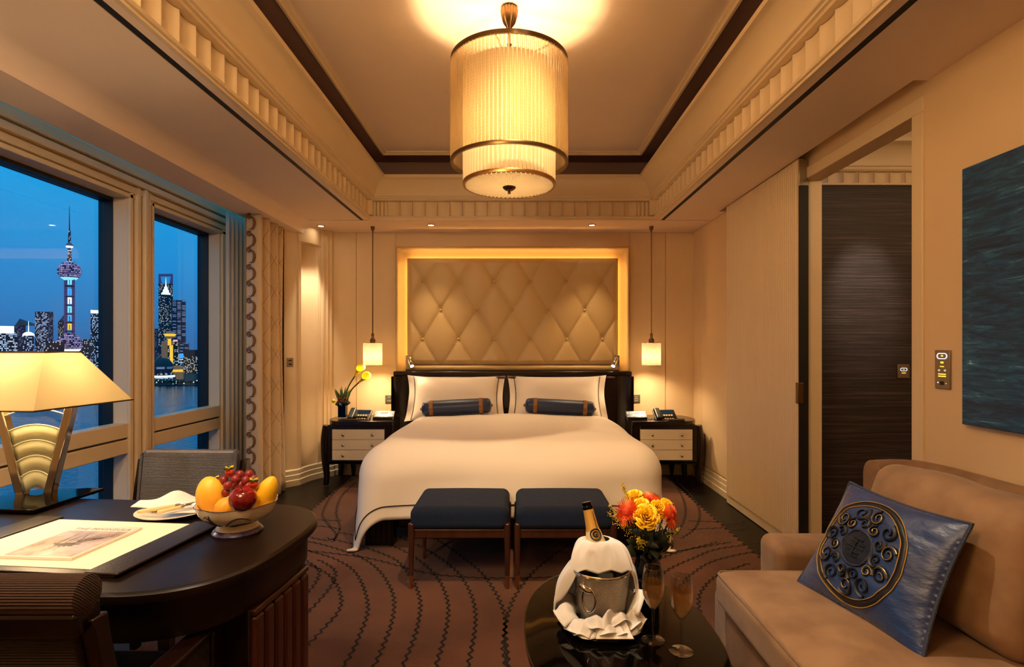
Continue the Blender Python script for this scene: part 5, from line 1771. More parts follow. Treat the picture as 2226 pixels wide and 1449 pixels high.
for a0, a1, t0, t1, bow, w in ((-120, -70, .15, .55, .35, .0016), (-118, -62, .1, .3, .15, .0014), (-125, -150, .2, .7, .3, .0016), (-128, -140, .15, .75, .1, .0014), (-130, -158, .2, .5, .2, .0012), (-112, -88, .1, .2, .1, .001), (-134, -136, .5, .85, .0, .002)):
    pts = [on_bowl(R(a0 + 28 + (a1 - a0) * k / 12), min(1, max(0, t0 + (t1 - t0) * k / 12 + bow * math.sin(PI * k / 12)))) for k in range(13)]
    obj('brushstroke', B().tube(pts, [w * 1.3 * (.4 + math.sin(PI * k / 12)) for k in range(13)], 5), M['ink_blue'], parent=fbw, keep=True)
obj('rim_line', B().tube([on_bowl(2 * PI * k / 72, 1) + Vector((0, 0, .0005)) for k in range(72)], .0009, 5, closed=True), M['ink_blue'], parent=fbw, keep=True)
def fruit(name, label, cat, px, py, Y, build, mat, group=None, extra=None):
    p = P(px, py, Y)
    o = thing(name, label, cat, p, group=group) if extra else None
    b = build()
    if o:
        obj('skin', b, mat, parent=o, keep=True, smooth=180)
        for nm, bb2, mm in extra():
            obj(nm, bb2, mm, parent=o, keep=True, smooth=60)
    else:
        o = obj(name, b, mat, keep=True, smooth=180)
        o.location = p
        tag(o, label, cat, group)
    return o
def egg(p):
    return Vector((p.x * (1 - .12 * p.z), p.y * (1 - .12 * p.z), p.z))
fruit('mango', 'plump yellow orange mango at the left of the fruit bowl', 'fruit', 458, 1074, 1.56, lambda: B().ball((0, 0, 0), .039, .036, .051, 24, 16, egg).xf(rot('Y', -10)), M['mango'])
fruit('mango', 'long yellow mango leaning out at the right of the fruit bowl', 'fruit', 577, 1075, 1.57, lambda: B().ball((0, 0, 0), .031, .031, .057, 24, 16, lambda p: Vector((p.x * (1 - .18 * p.z), p.y * (1 - .18 * p.z), p.z))).xf(rot('Y', 24)), M['papaya'])
fruit('orange', 'small yellow orange fruit low in the front of the bowl', 'fruit', 490, 1103, 1.525, lambda: B().ball((0, 0, 0), .028, n=20, m=14), M['orange_skin'])
fruit('mango', 'yellow mango mostly hidden behind the red apple', 'fruit', 552, 1100, 1.60, lambda: B().ball((0, 0, 0), .035, .03, .03, 20, 14), M['mango'])
def applef(p):
    r_ = math.hypot(p.x, p.y)
    z = p.z - .30 * math.exp(-(r_ / .28) ** 2) * (1 if p.z > 0 else -.6)
    return Vector((p.x * (1 + .06 * p.z), p.y * (1 + .06 * p.z), z))
fruit('apple', 'glossy dark red apple at the front of the fruit bowl', 'fruit', 528, 1085, 1.50, lambda: B().ball((0, 0, 0), .036, .036, .034, 28, 20, applef).xf(rot('X', 12) @ rot('Y', 6)), M['apple_skin'],
      extra=lambda: [('stalk', B().tube([(0, -.002, .020), (.001, -.005, .030), (-.004, -.008, .036)], [.0012, .0011, .0016], 6), M['print_dark'])])
for px, py, Y, lb in ((487, 1043, 1.575, 'red grape just right of the left strawberry, upper one of two'), (495, 1055, 1.545, 'red grape nearest the viewer, left of the apple'), (512, 1041, 1.56, 'largest looking red grape in the middle of the bunch'), (521, 1031, 1.585, 'red grape right beside the topmost strawberry'),
        (541, 1030, 1.59, 'uppermost red grape on the right of the bunch'), (534, 1043, 1.57, 'red grape below the two uppermost grapes'), (551, 1041, 1.585, 'rightmost red grape, above the right strawberry'), (491, 1070, 1.55, 'lowest red grape, hanging toward the small orange fruit'),
        (505, 1056, 1.58, 'red grape half hidden behind the one nearest the viewer'), (523, 1054, 1.57, 'red grape directly above the apple stalk'), (540, 1056, 1.57, 'red grape tucked between apple and right strawberry'), (484, 1058, 1.58, 'red grape between the left strawberry and the left mango')):
    fruit('grape', lb, 'grape', px, py, Y, lambda: B().ball((0, 0, 0), .0118, .0118, .0128, 14, 10), M['grape_skin'], 'grapes in the fruit bowl')
def strawb(px, py, Y, tilt, label):
    def cap():
        out = []
        for k in range(7):
            a = 2 * PI * k / 7
            out.append(('calyx_leaf', leaf(B(), (0, 0, .011), (.014 * math.cos(a), .014 * math.sin(a), .018), .0035).xf(rot('X', tilt[0]) @ rot('Y', tilt[1])), M['leaf_yellow'] if k % 2 else M['leaf_green']))
        return out
    fruit('strawberry', label, 'strawberry', px, py, Y, lambda: B().lathe([(.001, -.017), (.006, -.013), (.011, -.004), (.0135, .005), (.011, .011), (.004, .0125)], 16).xf(rot('X', tilt[0]) @ rot('Y', tilt[1])), M['strawberry_skin'], None, cap)
strawb(500, 1027, 1.575, (25, 0), 'strawberry at the very top of the fruit pile')
strawb(470, 1050, 1.575, (15, -12), 'strawberry between the left mango and the grapes')
strawb(551, 1053, 1.545, (25, 10), 'strawberry above the apple beside the leaning mango')
# ================================================================== COFFEE TABLE
TX, TY_, TZ = .305, 1.64, .44
tb = thing('coffee_table', 'oval black lacquer coffee table', 'table', (TX, TY_, 0))
def oval(k=1.0, n=72, ex=2.25):
    return [(.28 * k * abs(math.cos(2 * PI * i / n)) ** (2 / ex) * (1 if math.cos(2 * PI * i / n) >= 0 else -1), .44 * k * abs(math.sin(2 * PI * i / n)) ** (2 / ex) * (1 if math.sin(2 * PI * i / n) >= 0 else -1)) for i in range(n)]
obj('table_top', B().rings([[(x, y_, z) for x, y_ in oval(k)] for k, z in ((.975, .410), (.995, .412), (1.0, .418), (1.0, .434), (.996, .439), (.988, .44))]), M['black_gloss'], parent=tb, keep=True, smooth=40)
obj('rim', B().tube([(x * 1.001, y_ * 1.001, .4365) for x, y_ in oval()], .0022, 6, closed=True), M['bronze'], parent=tb, keep=True)
obj('pedestal', B().lathe([(.11, .03), (.10, .05), (.07, .12), (.065, .25), (.085, .36), (.13, .41)], 32, sy=1.3), M['black_gloss'], parent=tb, keep=True)
obj('plinth', B().rings([[(x * .7, y_ * .7, z) for x, y_ in oval()] for z in (.012, .035)]), M['black_gloss'], parent=tb, keep=True, bevel=.003)

# ---- champagne set
KX, KY = .256, 1.665
ZS = TZ + .0005
pt = thing('silver_plate', 'round silver plate under the ice bucket', 'plate', (KX, KY, ZS))
obj('dish', B().lathe([(.001, 0), (.075, 0), (.085, .003), (.122, .008), (.125, .011), (.122, .0115), (.085, .006), (.001, .0055)], 56), M['plate_metal'], parent=pt, keep=True, smooth=50)
bk_ = thing('ice_bucket', 'dewy silver champagne bucket wrapped in white napkins', 'bucket', (KX, KY, ZS + .0065))
BH = .164
obj('body', B().lathe([(.001, 0), (.060, 0), (.066, .006), (.070, .03), (.076, .08), (.082, .13), (.086, .152), (.090, .160), (.090, BH), (.084, BH), (.080, .150), (.075, .10), (.066, .02), (.001, .015)], 48), M['bucket_metal'], parent=bk_, keep=True, smooth=50)
obj('rim', B().tube([(.0885 * math.cos(2 * PI * i / 48), .0885 * math.sin(2 * PI * i / 48), BH) for i in range(48)], .0035, 8, closed=True), M['chrome'], parent=bk_, keep=True)
a = R(-128)
cx_, cy_ = math.cos(a), math.sin(a)
def rad(r_, t, z): return (r_ * math.cos(a + t), r_ * math.sin(a + t), z)
obj('handle_mount', B().tube([rad(.086, -.22, .132), rad(.098, -.1, .138), rad(.098, .1, .130), rad(.084, .22, .120)], [.006, .009, .009, .006], 10), M['chrome'], parent=bk_, keep=True, smooth=60)
obj('ring_handle', B().tube([rad(.092, .22 * math.cos(2 * PI * k / 24) + .12, .100 + .034 * math.sin(2 * PI * k / 24)) for k in range(24)], .004, 8, closed=True), M['chrome'], parent=bk_, keep=True, smooth=60)
obj('handle_mount', B().tube([(.086 * math.cos(R(50 + 12 * k)), .086 * math.sin(R(50 + 12 * k)), .13) for k in range(3)], [.006, .010, .006], 8), M['chrome'], parent=bk_, keep=True, smooth=60)
obj('ice_water', B().lathe([(.001, .118), (.0765, .118), (.001, .119)], 32), M['dark_glass'], parent=bk_, keep=True)
# bottle: leans back to the left in the bucket
b0 = Vector((.285, 1.640, ZS + .035)); b1 = P(1275, 1091, 1.705)
ax = (b1 - b0); BLN = ax.length; ax.normalize()
bo = thing('champagne_bottle', 'champagne bottle with gold foil neck leaning in the ice bucket', 'bottle', b0)
qm = ax.to_track_quat('Z', 'Y').to_matrix().to_4x4()
def bl2(z): return BLN * z
prof = [(.001, 0), (.040, .004), (.041, .02), (.041, BLN * .45), (.037, BLN * .56), (.027, BLN * .66), (.0185, BLN * .78), (.0155, BLN * .9), (.0148, BLN * .93)]
obj('glass', B().lathe(prof, 32).xf(qm), M['bottle_glass'], parent=bo, keep=True, smooth=60)
obj('gold_foil', B().lathe([(.0222, BLN * .74), (.0192, BLN * .78), (.0162, BLN * .9), (.0155, BLN * .945)], 32).xf(qm), M['gold_foil'], parent=bo, keep=True, smooth=60)
obj('neck_label', B().lathe([(.0322, BLN * .625), (.0278, BLN * .67), (.0240, BLN * .72), (.0222, BLN * .745)], 32).xf(qm), M['label_paper'], parent=bo, keep=True, smooth=60)
obj('mouth', B().lathe([(.0150, BLN * .93), (.0162, BLN * .94), (.0162, BLN * .965), (.0140, BLN * .972), (.0150, BLN * .978), (.0145, BLN), (.010, BLN * 1.003), (.001, BLN * 1.0)], 24).xf(qm), M['black_gloss'], parent=bo, keep=True, smooth=50)
# round emblem and lettering on the neck, facing the room
inv = qm.inverted()
fd = (inv.to_3x3() @ (Vector((0, 0, HC)) - b1)); fa = math.atan2(fd.y, fd.x) + .25
def on_bottle(r_, da, z): return Vector((r_ * math.cos(fa + da), r_ * math.sin(fa + da), z))
def bott_r(z): 
    t = z / BLN
    return .0325 + (.0192 - .0325) * (t - .615) / (.78 - .615) if t < .78 else .0192 + (.0155 - .0192) * (t - .78) / .165
zc_ = BLN * .715
for rr, nm, mt, th in ((.0155, 'emblem_ring', 'dark_thread', .0022), (.0105, 'emblem_ring', 'gold_thread', .0012)):
    pts = []
    for k in range(28):
        q = 2 * PI * k / 28
        z = zc_ + rr * math.sin(q)
        pts.append(on_bottle(bott_r(z) + .0012, rr * math.cos(q) / bott_r(z), z))
    obj(nm, B().tube(pts, th, 6, closed=True).xf(qm), M[mt], parent=bo, keep=True)
eb = B()
pts = [on_bottle(bott_r(zc_) + .0006, 0, zc_)]
n_ = 20
for k in range(n_):
    q = 2 * PI * k / n_; z = zc_ + .0095 * math.sin(q)
    pts.append(on_bottle(bott_r(z) + .0010, .0095 * math.cos(q) / bott_r(z), z))
eb.add(pts, [(0, 1 + k, 1 + (k + 1) % n_) for k in range(n_)])
obj('emblem', eb.xf(qm), M['dark_thread'], parent=bo, keep=True)
pts = []
for k in range(18):
    q = R(-40 + 300 * k / 17); rr = .0055 - .0002 * k; z = zc_ + rr * math.sin(q)
    pts.append(on_bottle(bott_r(z) + .0022, rr * math.cos(q) / bott_r(z), z))
obj('emblem_figure', B().tube(pts, .0012, 6).xf(qm), M['gold_thread'], parent=bo, keep=True)
for k, chx in enumerate('CHAMPAGNE'):
    z = BLN * (.905 - .0195 * k)
    Rz = Matrix.Rotation(fa + .35 + PI / 2, 4, 'Z') @ Matrix.Rotation(PI / 2, 4, 'X') @ Matrix.Rotation(-PI / 2, 4, 'Z')
    o_ = text(chx, .0075, M['print_dark'], bo, qm @ on_bottle(bott_r(z) + .0006, .35, z), qm @ Rz, ext=.0003)

# napkin draped over the bottle and the back of the bucket
RZ = ZS + .0065 + BH
apex = Vector((.252, 1.685, RZ + .085))
def drape(u, v):
    th = R(-180 + 360 * u)           # 0 = +x, 90 = back
    ct_, st_ = math.cos(th), math.sin(th)
    if st_ < 0:
        end = Vector((KX + .094 * ct_, KY - .018 + .022 * st_, RZ + .006))
    else:
        end = Vector((KX + .096 * ct_, KY - .018 + .113 * st_, RZ + .006))
    side = 0
    k = max(0, min(1, (abs(ct_) - .80) / .2)) if st_ < .35 else 1.0
    k = max(k, 0.0)
    fsp = .62
    if v <= fsp:
        f = v / fsp
        top_ = .033
        start = apex + Vector((top_ * ct_, top_ * st_ * .9, -.006))
        p = start.lerp(end, f)
        p.z = start.z - (start.z - end.z) * f ** 1.9
        p.x += .012 * math.sin(PI * f) * ct_; p.y += .006 * math.sin(PI * f) * (st_ if st_ > 0 else .2)
        cre = abs(noise.noise(Vector((ct_ * 2.6, st_ * 2.6 + 3, f * 1.4))))
        p.z += (.010 * cre - .003) * math.sin(PI * f)
        p.y += .010 * (cre - .2) * math.sin(PI * f)
        fold = (.5 - abs((u * 8 + .2) % 1.0 - .5)) * 2
        p.z -= .011 * (1 - fold) * f ** 1.5 * (st_ < .6)
        p.x += .006 * (fold - .5) * f * ct_
        return p
    f = (v - fsp) / (1 - fsp)
    left = ct_ < -.3
    drop = (.120 if left else .085) * k * f
    out = Vector((ct_, max(st_, 0), 0))
    p = end + out * ((.045 if left else .012) * k * math.sin(PI * f * .6) + .004) + Vector((0, 0, -drop))
    fold = (.5 - abs((u * 8 + .2) % 1.0 - .5)) * 2
    p.z -= .011 * (1 - fold) * (st_ < .6)
    p.x += .006 * (fold - .5) * ct_ + .010 * (fold - .5) * f * k * ct_
    p.z -= .030 * k * f * (1 - fold)
    return p
dn = obj('draped_napkin', B().grid(drape, 129, 26), M['napkin_cloth'], smooth=50, solid=.002)
tag(dn, 'white napkin draped over the champagne bottle shoulder and bucket rim', 'napkin')
random.seed(21)
wb = B()
def petal(th, half, r1, h, curl, r0=.070, tw=0.0):
    """one turned-out fold of the napkin"""
    def fn(u, v):
        q = (u * 2 - 1)
        a_ = th + half * q * (1 - .30 * v) + tw * v
        r_ = r0 + (r1 - r0) * v - .012 * abs(q) * v
        z = h * math.sin(min(1.0, v * 1.15) * PI * (.5 + curl)) * (1 - .45 * abs(q) ** 1.3) + .010 * (1 - abs(q)) * v
        z += .010 * noise.noise(Vector((a_ * 3, v * 2.5, th)))
        r_ += .008 * noise.noise(Vector((v * 3, a_ * 4, th + 5)))
        return Vector((KX + r_ * math.cos(a_), KY + r_ * math.sin(a_) * .97, ZS + .013 + max(0.0, z)))
    wb.grid(fn, 15, 12)
for th, hf, r1, h, cu in ((-8, 34, .135, .090, .12), (22, 30, .128, .070, .2), (-38, 28, .130, .045, .35), (-62, 30, .118, .058, .30), (-86, 26, .128, .036, .42), (-108, 30, .122, .050, .36), (-138, 30, .140, .034, .44), (-168, 28, .150, .055, .33), (160, 30, .140, .065, .25), (125, 34, .128, .06, .3), (90, 34, .125, .055, .3), (55, 32, .125, .06, .3), (-25, 20, .142, .05, .4), (-120, 16, .142, .026, .46), (-72, 15, .136, .03, .45)):
    petal(R(th), R(hf), r1, h, cu, tw=random.uniform(-.12, .12))
def skirt(u, v):
    th = 2 * PI * u
    r_ = .070 + (.052 + .010 * math.sin(th * 5) + .006 * math.sin(th * 9 + 1)) * v
    z = .016 * math.sin(PI * v) * (1 + .5 * math.sin(th * 7)) + .002
    return Vector((KX + r_ * math.cos(th), KY + r_ * math.sin(th) * .97, ZS + .012 + z))
wb.grid(skirt, 90, 6, cu=True)
wn_ = obj('wrapped_napkin', wb, M['napkin_cloth'], smooth=50, solid=.0016, merge=False)
tag(wn_, 'crumpled white napkin folded around the bucket base on the silver plate', 'napkin')
def tail(u, v):       # folded tail lying over the front of the bucket
    x = -.045 + .09 * u; t = v
    y_ = -.078 - .045 * t - .018 * math.sin(u * 6 + .5) * (1 - t)
    z = .062 * (1 - t) ** 1.3 * (.6 + .4 * math.sin(PI * u)) + .012 * math.sin(u * 7 + t * 2) * (1 - t) + .004
    return Vector((KX + .02 + x * (.7 + .5 * t), KY + y_, ZS + .014 + max(.002, z)))
tn = obj('napkin_corner', B().grid(tail, 24, 14), M['napkin_cloth'], smooth=180, solid=.002)
tag(tn, 'turned up napkin corner at the front of the bucket', 'napkin')

# ---- champagne flutes
def flute(px, py, label):
    b_ = PZ(px, py, ZS)
    t_ = thing('champagne_flute', label, 'glass', b_, group='champagne flutes')
    H = .208
    obj('bowl', B().lathe([(.0035, .088), (.008, .091), (.020, .106), (.029, .130), (.0315, .150), (.0300, .175), (.0255, H), (.0245, H), (.0290, .175), (.0303, .150), (.0280, .131), (.019, .108), (.007, .093), (.001, .092)], 32), M['flute_glass'], parent=t_, keep=True, smooth=70)
    obj('rim', B().tube([(.025 * math.cos(2 * PI * i / 32), .025 * math.sin(2 * PI * i / 32), H) for i in range(32)], .0008, 5, closed=True), M['flute_glass'], parent=t_, keep=True)
    obj('stem', B().lathe([(.006, .005), (.0035, .012), (.0030, .05), (.0036, .088)], 12), M['flute_glass'], parent=t_, keep=True, smooth=70)
    obj('foot', B().lathe([(.001, .006), (.006, .0055), (.031, .0022), (.0325, .001), (.031, 0), (.001, 0)], 32), M['flute_glass'], parent=t_, keep=True, smooth=70)
    obj('wine', B().lathe([(.001, .0935), (.0065, .0945), (.0182, .1085), (.0272, .1315), (.0296, .150), (.0292, .168), (.001, .168)], 32), M['wine_liquid'], parent=t_, keep=True, smooth=50)
flute(1420, 1391, 'champagne flute nearer the flower vase, on the left of the pair')
flute(1481, 1415, 'champagne flute nearer the sofa, on the right of the pair')

# ---- bouquet
VX, VY = .433, 1.818
vs_ = thing('glass_vase', 'dark cut glass vase holding the rose and gerbera bouquet', 'vase', (VX, VY, ZS))
obj('body', B().lathe([(.001, 0), (.036, 0), (.038, .006), (.044, .03), (.050, .065), (.050, .085), (.044, .115), (.038, .135), (.041, .155), (.050, .175), (.047, .175), (.036, .140), (.045, .085), (.034, .012), (.001, .010)], 36, wob=lambda a, r, z: 1 + .02 * math.cos(a * 12)), M['dark_glass'], parent=vs_, keep=True, smooth=40)
obj('water', B().lathe([(.001, .013), (.033, .013), (.043, .06), (.044, .085), (.040, .112), (.001, .113)], 24), M['bottle_glass'], parent=vs_, keep=True)
def aim(d):
    return Vector(d).normalized().to_track_quat('Z', 'Y').to_matrix().to_4x4()
def stem_to(t_, head):
    base = Vector((VX, VY, ZS + .06)) - head
    pts = catmull([Vector((0, 0, 0)), Vector((base.x * .35, base.y * .35, base.z * .3)), base * .75 + Vector((0, 0, 0)), base], .02)
    obj('stem', B().tube(pts, .0028, 6), M['leaf_dark'], parent=t_, keep=True)
def rose(px, py, Y, r_, d, label):
    c_ = P(px, py, Y)
    t_ = thing('yellow_rose', label, 'flower', c_)
    b = B()
    layers = [(.16, .95, 3, .95), (.34, .90, 4, .9), (.52, .80, 5, .85), (.70, .66, 5, .8), (.86, .48, 6, .7), (1.0, .28, 6, .6)]
    for li, (rr, hh, n_, cl) in enumerate(layers):
        for k in range(n_):
            a0 = 2 * PI * (k + li * .37) / n_
            span = 2 * PI / n_ * .85
            def pet(u, v):
                a_ = a0 + (u - .5) * span * (1.25 - .35 * v)
                cur = rr * r_ * (.35 + .65 * v ** .7) + (.16 * r_ * max(0, v - .7) * li * .7)
                z = -r_ * .55 + (hh + .55) * r_ * v * (1 - .10 * (2 * u - 1) ** 2) - (.12 * r_ * li * max(0, v - .75))
                return Vector((cur * math.cos(a_), cur * math.sin(a_), z * .85))
            b.grid(pet, 7, 6)
    obj('blossom', b.xf(aim(d)), M['rose_yellow'], parent=t_, keep=True, smooth=180, solid=.0012, merge=False)
    stem_to(t_, c_)
def gerbera(px, py, Y, r_, d, label):
    c_ = P(px, py, Y)
    t_ = thing('orange_gerbera', label, 'flower', c_)
    b = B(); Mx = aim(d)
    for li, (rr, n_, up) in enumerate(((1.0, 26, -.10), (.86, 24, .0), (.60, 20, .08))):
        for k in range(n_):
            a_ = 2 * PI * (k + .5 * li) / n_ + random.uniform(-.04, .04)
            q = rr * random.uniform(.93, 1.04)
            leaf(b, (.10 * r_ * math.cos(a_), .10 * r_ * math.sin(a_), 0), (q * r_ * math.cos(a_), q * r_ * math.sin(a_), up * r_ + r_ * .10), r_ * .125, .12)
    obj('petals', b.xf(Mx), M['gerbera_orange'], parent=t_, keep=True, smooth=180, merge=False)
    obj('eye', B().ball((0, 0, r_ * .10), r_ * .3, r_ * .3, r_ * .14, 14, 8).xf(Mx), M['gerbera_eye'], parent=t_, keep=True)
    stem_to(t_, c_)
rose(1405, 1123, 1.762, .037, (-.05, -1, .55), 'largest yellow rose at the front centre of the bouquet')
rose(1430, 1107, 1.79, .028, (.45, -.9, .55), 'yellow rose just right of the largest rose')
rose(1393, 1098, 1.805, .027, (-.2, -.6, .95), 'yellow rose opening upward above the largest rose')
rose(1379, 1079, 1.845, .026, (-.3, -.5, .9), 'yellow rose at the top left behind the bouquet')
rose(1449, 1096, 1.84, .022, (.6, -.5, .8), 'small yellow rose at the upper right behind the bouquet')
gerbera(1362, 1112, 1.79, .050, (-.75, -.75, .35), 'big orange gerbera on the left of the bouquet')
gerbera(1458, 1122, 1.79, .043, (.75, -.75, .25), 'orange gerbera on the right of the bouquet')
gerbera(1416, 1083, 1.85, .036, (.1, -.5, .9), 'orange gerbera at the top back of the bouquet')
def sprig(tip, label, n_=44):
    tip = Vector(tip)
    root = Vector((VX, VY, ZS + .17))
    t_ = thing('goldenrod_sprig', label, 'flower', root)
    d = tip - root
    b = B()
    for i in range(n_ * 4):
        t = random.uniform(.40, 1.0)
        w = .016 * (1.12 - t)
        p = d * t + Vector((random.gauss(0, w), random.gauss(0, w), random.gauss(0, w)))
        b.ball(p, random.uniform(.0010, .0020), n=5, m=3)
    fl_ = obj('florets', b, M['goldenrod'], parent=t_, keep=True, merge=False)
    fl_['kind'] = 'stuff'
    obj('stem', B().tube([(0, 0, 0), d * .5 + Vector((0, 0, .01)), d], [.0016, .0013, .0008], 5), M['leaf_green'], parent=t_, keep=True)
sprig(P(1352, 1049, 1.83), 'tall yellow goldenrod sprig rising at the upper left of the bouquet', 110)
sprig(P(1324, 1098, 1.80), 'yellow goldenrod sprig reaching furthest left from the bouquet')
sprig(P(1320, 1112, 1.77), 'short yellow green sprig low at the left of the gerbera', 30)
sprig(P(1463, 1093, 1.85), 'yellow goldenrod sprig at the upper right of the bouquet')
sprig(P(1478, 1147, 1.78), 'thin green sprig under the right gerbera', 26)
sprig(P(1387, 1172, 1.745), 'drooping yellow goldenrod sprig over the vase front', 40)
sprig(P(1383, 1066, 1.85), 'short goldenrod tip behind the top rose', 30)
fo = thing('bouquet_foliage', 'dark green leaves under the bouquet blossoms', 'foliage', (VX, VY, ZS + .16))
random.seed(11)
for i in range(54):
    a_ = 2 * PI * i / 54 * 5 + random.uniform(-.3, .3); el = random.uniform(-.15, .9)
    ln = random.uniform(.05, .085)
    p0 = Vector((random.uniform(-.02, .02), random.uniform(-.02, .02), random.uniform(-.01, .05)))
    p1 = p0 + Vector((math.cos(a_) * math.cos(el), math.sin(a_) * math.cos(el), math.sin(el) * .75)) * ln
    obj('leaf', leaf(B(), p0, p1, random.uniform(.010, .018)), M['leaf_dark'], parent=fo, keep=True, smooth=180)

# ================================================================== SOFA
sf_ = thing('sofa', 'tan velvet sofa against the right wall', 'sofa', (1.28, 1.35, 0))
def so_part(name, b, **k): return obj(name, b, M['sofa_velvet'], parent=sf_, world=True, **k)
so_part('base', B().rcube(.82, 1.72, .42, 2.30, .05, .285, .03, 4), smooth=60)
def soft(amp, sc, seed):
    def fn(p, hh):
        n_ = noise.noise(Vector((p.x * sc + seed, p.y * sc, p.z * sc)))
        return p + Vector((n_ * amp * .6, n_ * amp * .3, n_ * amp))
    return fn
def seatfn(p, hh):
    q = p.copy()
    if p.z > 0:
        q.z += .022 * (1 - (p.x / hh.x) ** 2) * (1 - (p.y / hh.y) ** 4) + .006 * noise.noise(Vector((p.x * 4, p.y * 4, 2)))
    return q
so_part('seat_cushion', B().rcube(.775, 1.50, .50, 2.165, .275, .405, .035, 16, seatfn), smooth=180)
so_part('seat_piping', B().tube([(1.2, 2.158, .398), (.80, 2.158, .398), (.784, 2.14, .398), (.784, .52, .398)], .005, 6), smooth=60)
so_part('arm', B().rcube(1.03, 1.72, 2.172, 2.36, .06, .495, .045, 6, soft(.006, 3, 1)), smooth=180)
# shell of the back, curving in at the far end
path = catmull([Vector(p) for p in ((1.50, 2.325, 0), (1.60, 2.345, 0), (1.68, 2.325, 0), (1.715, 2.25, 0), (1.725, 2.1, 0), (1.725, 1.6, 0), (1.725, 1.0, 0), (1.725, .45, 0))], .04)
rs = []
for i, p in enumerate(path):
    t = (path[min(i + 1, len(path) - 1)] - path[max(i - 1, 0)]).normalized()
    n_ = Vector((-t.y, t.x, 0))
    ring = []
    w = .045
    for x, z in ((-w, .10), (w, .10), (w, .74), (w * .92, .765), (w * .7, .785), (w * .35, .797), (0, .80), (-w * .35, .797), (-w * .7, .785), (-w * .92, .765), (-w, .74)):
        ring.append((p.x + n_.x * x, p.y + n_.y * x, z))
    rs.append(ring)
so_part('back_shell', B().rings(rs), smooth=60)
def backc(y0, y1, seed):
    def fn(p, hh):
        q = p.copy()
        k = (1 - (p.y / hh.y) ** 4) * (1 - (p.z / hh.z) ** 4)
        q.x += (-.05 if p.x < 0 else .02) * k
        q += Vector((.014 * noise.noise(Vector((p.y * 5, p.z * 6, seed))), .008 * noise.noise(Vector((p.y * 3, p.z * 5, seed + 5))), .014 * noise.noise(Vector((p.y * 5, seed, p.x * 4)))))
        return q
    b = B().rcube(1.30, 1.49, y0, y1, .412, .845, .06, 14, fn)
    return b.xf(rot('Y', 13, (1.38, 1.5, .41)))
so_part('back_cushion', backc(1.45, 2.15, 1), smooth=180)
so_part('back_cushion', backc(.60, 1.435, 7), smooth=180)

# ---- blue medallion cushion
BLc, BRc, TLc, TRc = Vector((1.035, 2.03, .412)), Vector((1.112, 1.512, .408)), Vector((1.262, 2.085, .765)), Vector((1.285, 1.555, .775))
nn = ((BRc - BLc).cross(TLc - BLc)).normalized()
def cush(u, v, s=1):
    uu, vv = 2 * u - 1, 2 * v - 1
    ku = 1 - .07 * (1 - vv * vv); kv = 1 - .07 * (1 - uu * uu)
    uu2, vv2 = uu * ku, vv * kv
    u2, v2 = (uu2 + 1) / 2, (vv2 + 1) / 2
    p = (BLc * (1 - u2) + BRc * u2) * (1 - v2) + (TLc * (1 - u2) + TRc * u2) * v2
    th = (1 - abs(uu) ** 2.4) ** .6 * (1 - abs(vv) ** 2.4) ** .6
    wr_ = .004 * noise.noise(Vector((uu * 2.5, vv * 5, 9))) * th
    return p + nn * s * (.072 * th + wr_ * 2) 
cq = thing('throw_pillow', 'square blue silk cushion with a round embroidered medallion on the sofa', 'pillow', (BLc + BRc) / 2 - Vector((0, 0, .02)))
cb = B()
cb.grid(lambda u, v: cush(u, v, 1), 61, 61)
cb.grid(lambda u, v: cush(u, v, -.9), 41, 41)
obj('cover', cb, M['blue_silk'], parent=cq, world=True, smooth=180)
edge = [cush(i / 40, 0) for i in range(40)] + [cush(1, i / 40) for i in range(40)] + [cush(1 - i / 40, 1) for i in range(40)] + [cush(0, 1 - i / 40) for i in range(40)]
obj('cord_edge', B().tube(edge, .0055, 8, closed=True), M['cord_blue'], parent=cq, world=True)
WU, WV = ((BRc - BLc).length + (TRc - TLc).length) / 2, ((TLc - BLc).length + (TRc - BRc).length) / 2
def med(r_, a_, off=.001):
    u = .465 + 1.10 * r_ * math.cos(a_) / WU * 1.06; v = .475 + 1.10 * r_ * math.sin(a_) / WV
    return cush(u, v) + nn * off
def band(r0, r1, mt, name, off=.0012):
    b = B().grid(lambda u, v: med(r0 + (r1 - r0) * v, 2 * PI * u, off), 120, 3, cu=True)
    obj(name, b, M[mt], parent=cq, world=True, smooth=180, solid=.0012)
band(.150, .166, 'dark_thread', 'medallion_band')
for r_ in (.149, .167):
    obj('gold_cord', B().tube([med(r_, 2 * PI * k / 120, .003) for k in range(120)], .0016, 5, closed=True), M['gold_thread'], parent=cq, world=True)
band(.052, .060, 'dark_thread', 'centre_ring')
obj('centre_cord', B().tube([med(.056, 2 * PI * k / 80, .003) for k in range(80)], .0022, 5, closed=True), M['cord_blue'], parent=cq, world=True)
mk('centre_cloth', (18, 34, 66), .6, wave=('Y', 90, .8, (8, 18, 38)))
obj('centre_disc', B().grid(lambda u, v: med(.001 + .051 * v, 2 * PI * u, .0010), 60, 4, cu=True), M['centre_cloth'], parent=cq, world=True, smooth=180)
for x0, y0, x1, y1 in ((-.03, 0, .03, 0), (0, -.03, 0, .03), (-.022, .016, .006, .016), (-.006, -.016, .022, -.016), (-.03, -.014, -.012, -.014), (.012, .014, .03, .014), (-.02, .028, .02, .028), (-.02, -.028, .02, -.028)):
    def pt2(x, y_): return med(math.hypot(x, y_), math.atan2(y_, x), .003)
    obj('centre_stroke', B().tube([pt2(x0 + (x1 - x0) * k / 6, y0 + (y1 - y0) * k / 6) for k in range(7)], .0022, 5), M['dark_thread'], parent=cq, world=True)
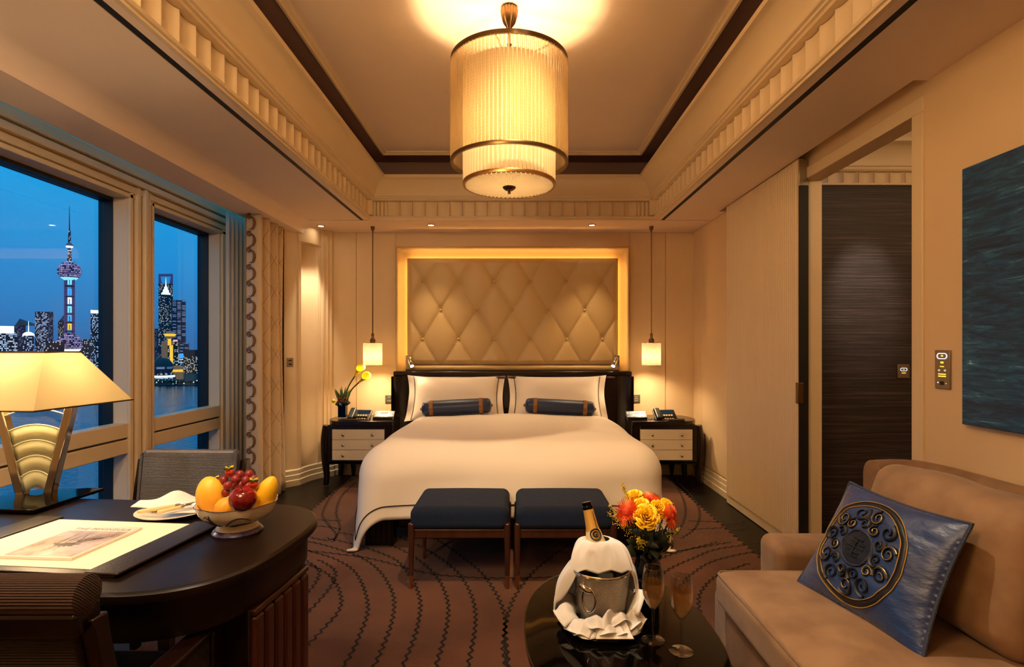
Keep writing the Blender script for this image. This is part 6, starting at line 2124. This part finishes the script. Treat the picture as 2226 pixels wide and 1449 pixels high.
def spiral(cr_, ca, rr, start, turns, sg):
    pts = []
    n_ = 26
    for k in range(n_):
        t = k / (n_ - 1)
        q = start + sg * turns * 2 * PI * t
        r2 = rr * (1 - .78 * t)
        x = cr_ * math.cos(ca) + r2 * math.cos(q); y_ = cr_ * math.sin(ca) + r2 * math.sin(q)
        pts.append((math.hypot(x, y_), math.atan2(y_, x)))
    return pts
random.seed(5)
for k in range(11):
    ca = 2 * PI * k / 11 + .2
    for cr_, rr in ((.119, .027), (.083, .020)):
        sg = 1 if (k + (cr_ > .1)) % 2 else -1
        pts = spiral(cr_, ca + (.0 if cr_ > .1 else .28), rr, ca + random.uniform(-1, 1), 1.35, sg)
        s_ = obj('scroll', B().tube([med(a_, q, .0022) for a_, q in pts], [.0085 - .004 * i / 25 for i in range(26)], 6, flat=.5), M['dark_thread'], parent=cq, world=True, smooth=60)
        gb = B().tube([med(a_, q, .0065) for a_, q in pts], .0012, 5)
        g_o = obj('scroll_cord', gb, M['gold_thread'] if (k + int(cr_ * 100)) % 2 else M['cord_blue'], parent=s_, world=True, smooth=60)

# ================================================================== PAINTING AND WALL CONTROLS
pa = thing('painting', 'unframed canvas painting of dark teal sea waves above the sofa', 'painting', (XR - .002, 1.55, .97))
obj('canvas', B().box(-.030, 0, -.64, .64, 0, 1.01), M['sea_painting'], parent=pa, keep=True, bevel=.003)
t_ = plate('wall_control', 'tall bronze wall control panel with lit symbols beside the painting', (XR - .0005, 2.322, 1.10), 'x', .082, .163, [(0, .111, .016, .008, 'amber_glow'), (0, .094, .022, .004, 'amber_glow'), (-.016, .078, .010, .008, 'mark_dim'), (.016, .078, .010, .008, 'mark_dim'), (0, .062, .042, .005, 'amber_glow'), (0, .053, .042, .005, 'amber_glow'), (0, .024, .022, .016, 'black'), (-.022, .026, .006, .004, 'white_glow'), (.022, .024, .006, .004, 'mark_dim'), (0, .139, .012, .006, 'amber_glow')])
def stadium(w, h, n=10):
    pts = []
    for i in range(n + 1):
        a_ = -PI / 2 + PI * i / n
        pts.append((w / 2 - h / 2 + h / 2 * math.cos(a_), h / 2 * math.sin(a_)))
    for i in range(n + 1):
        a_ = PI / 2 + PI * i / n
        pts.append((-w / 2 + h / 2 + h / 2 * math.cos(a_), h / 2 * math.sin(a_)))
    return pts
obj('light_ring', B().tube([(-.0095, -u, .138 + v) for u, v in stadium(.052, .022)], .0016, 5, closed=True), M['white_glow'], parent=t_, keep=True)
t_ = plate('light_switch', 'small lit metal switch on the dark wallpaper of the dressing room', (2.62, 3.7395, 1.07), 'y', .080, .092, [(0, .058, .014, .006, 'mark_dim'), (0, .034, .028, .005, 'amber_glow')])
obj('light_ring', B().tube([(u, -.0095, .058 + v) for u, v in stadium(.044, .020)], .0013, 5, closed=True), M['white_glow'], parent=t_, keep=True)
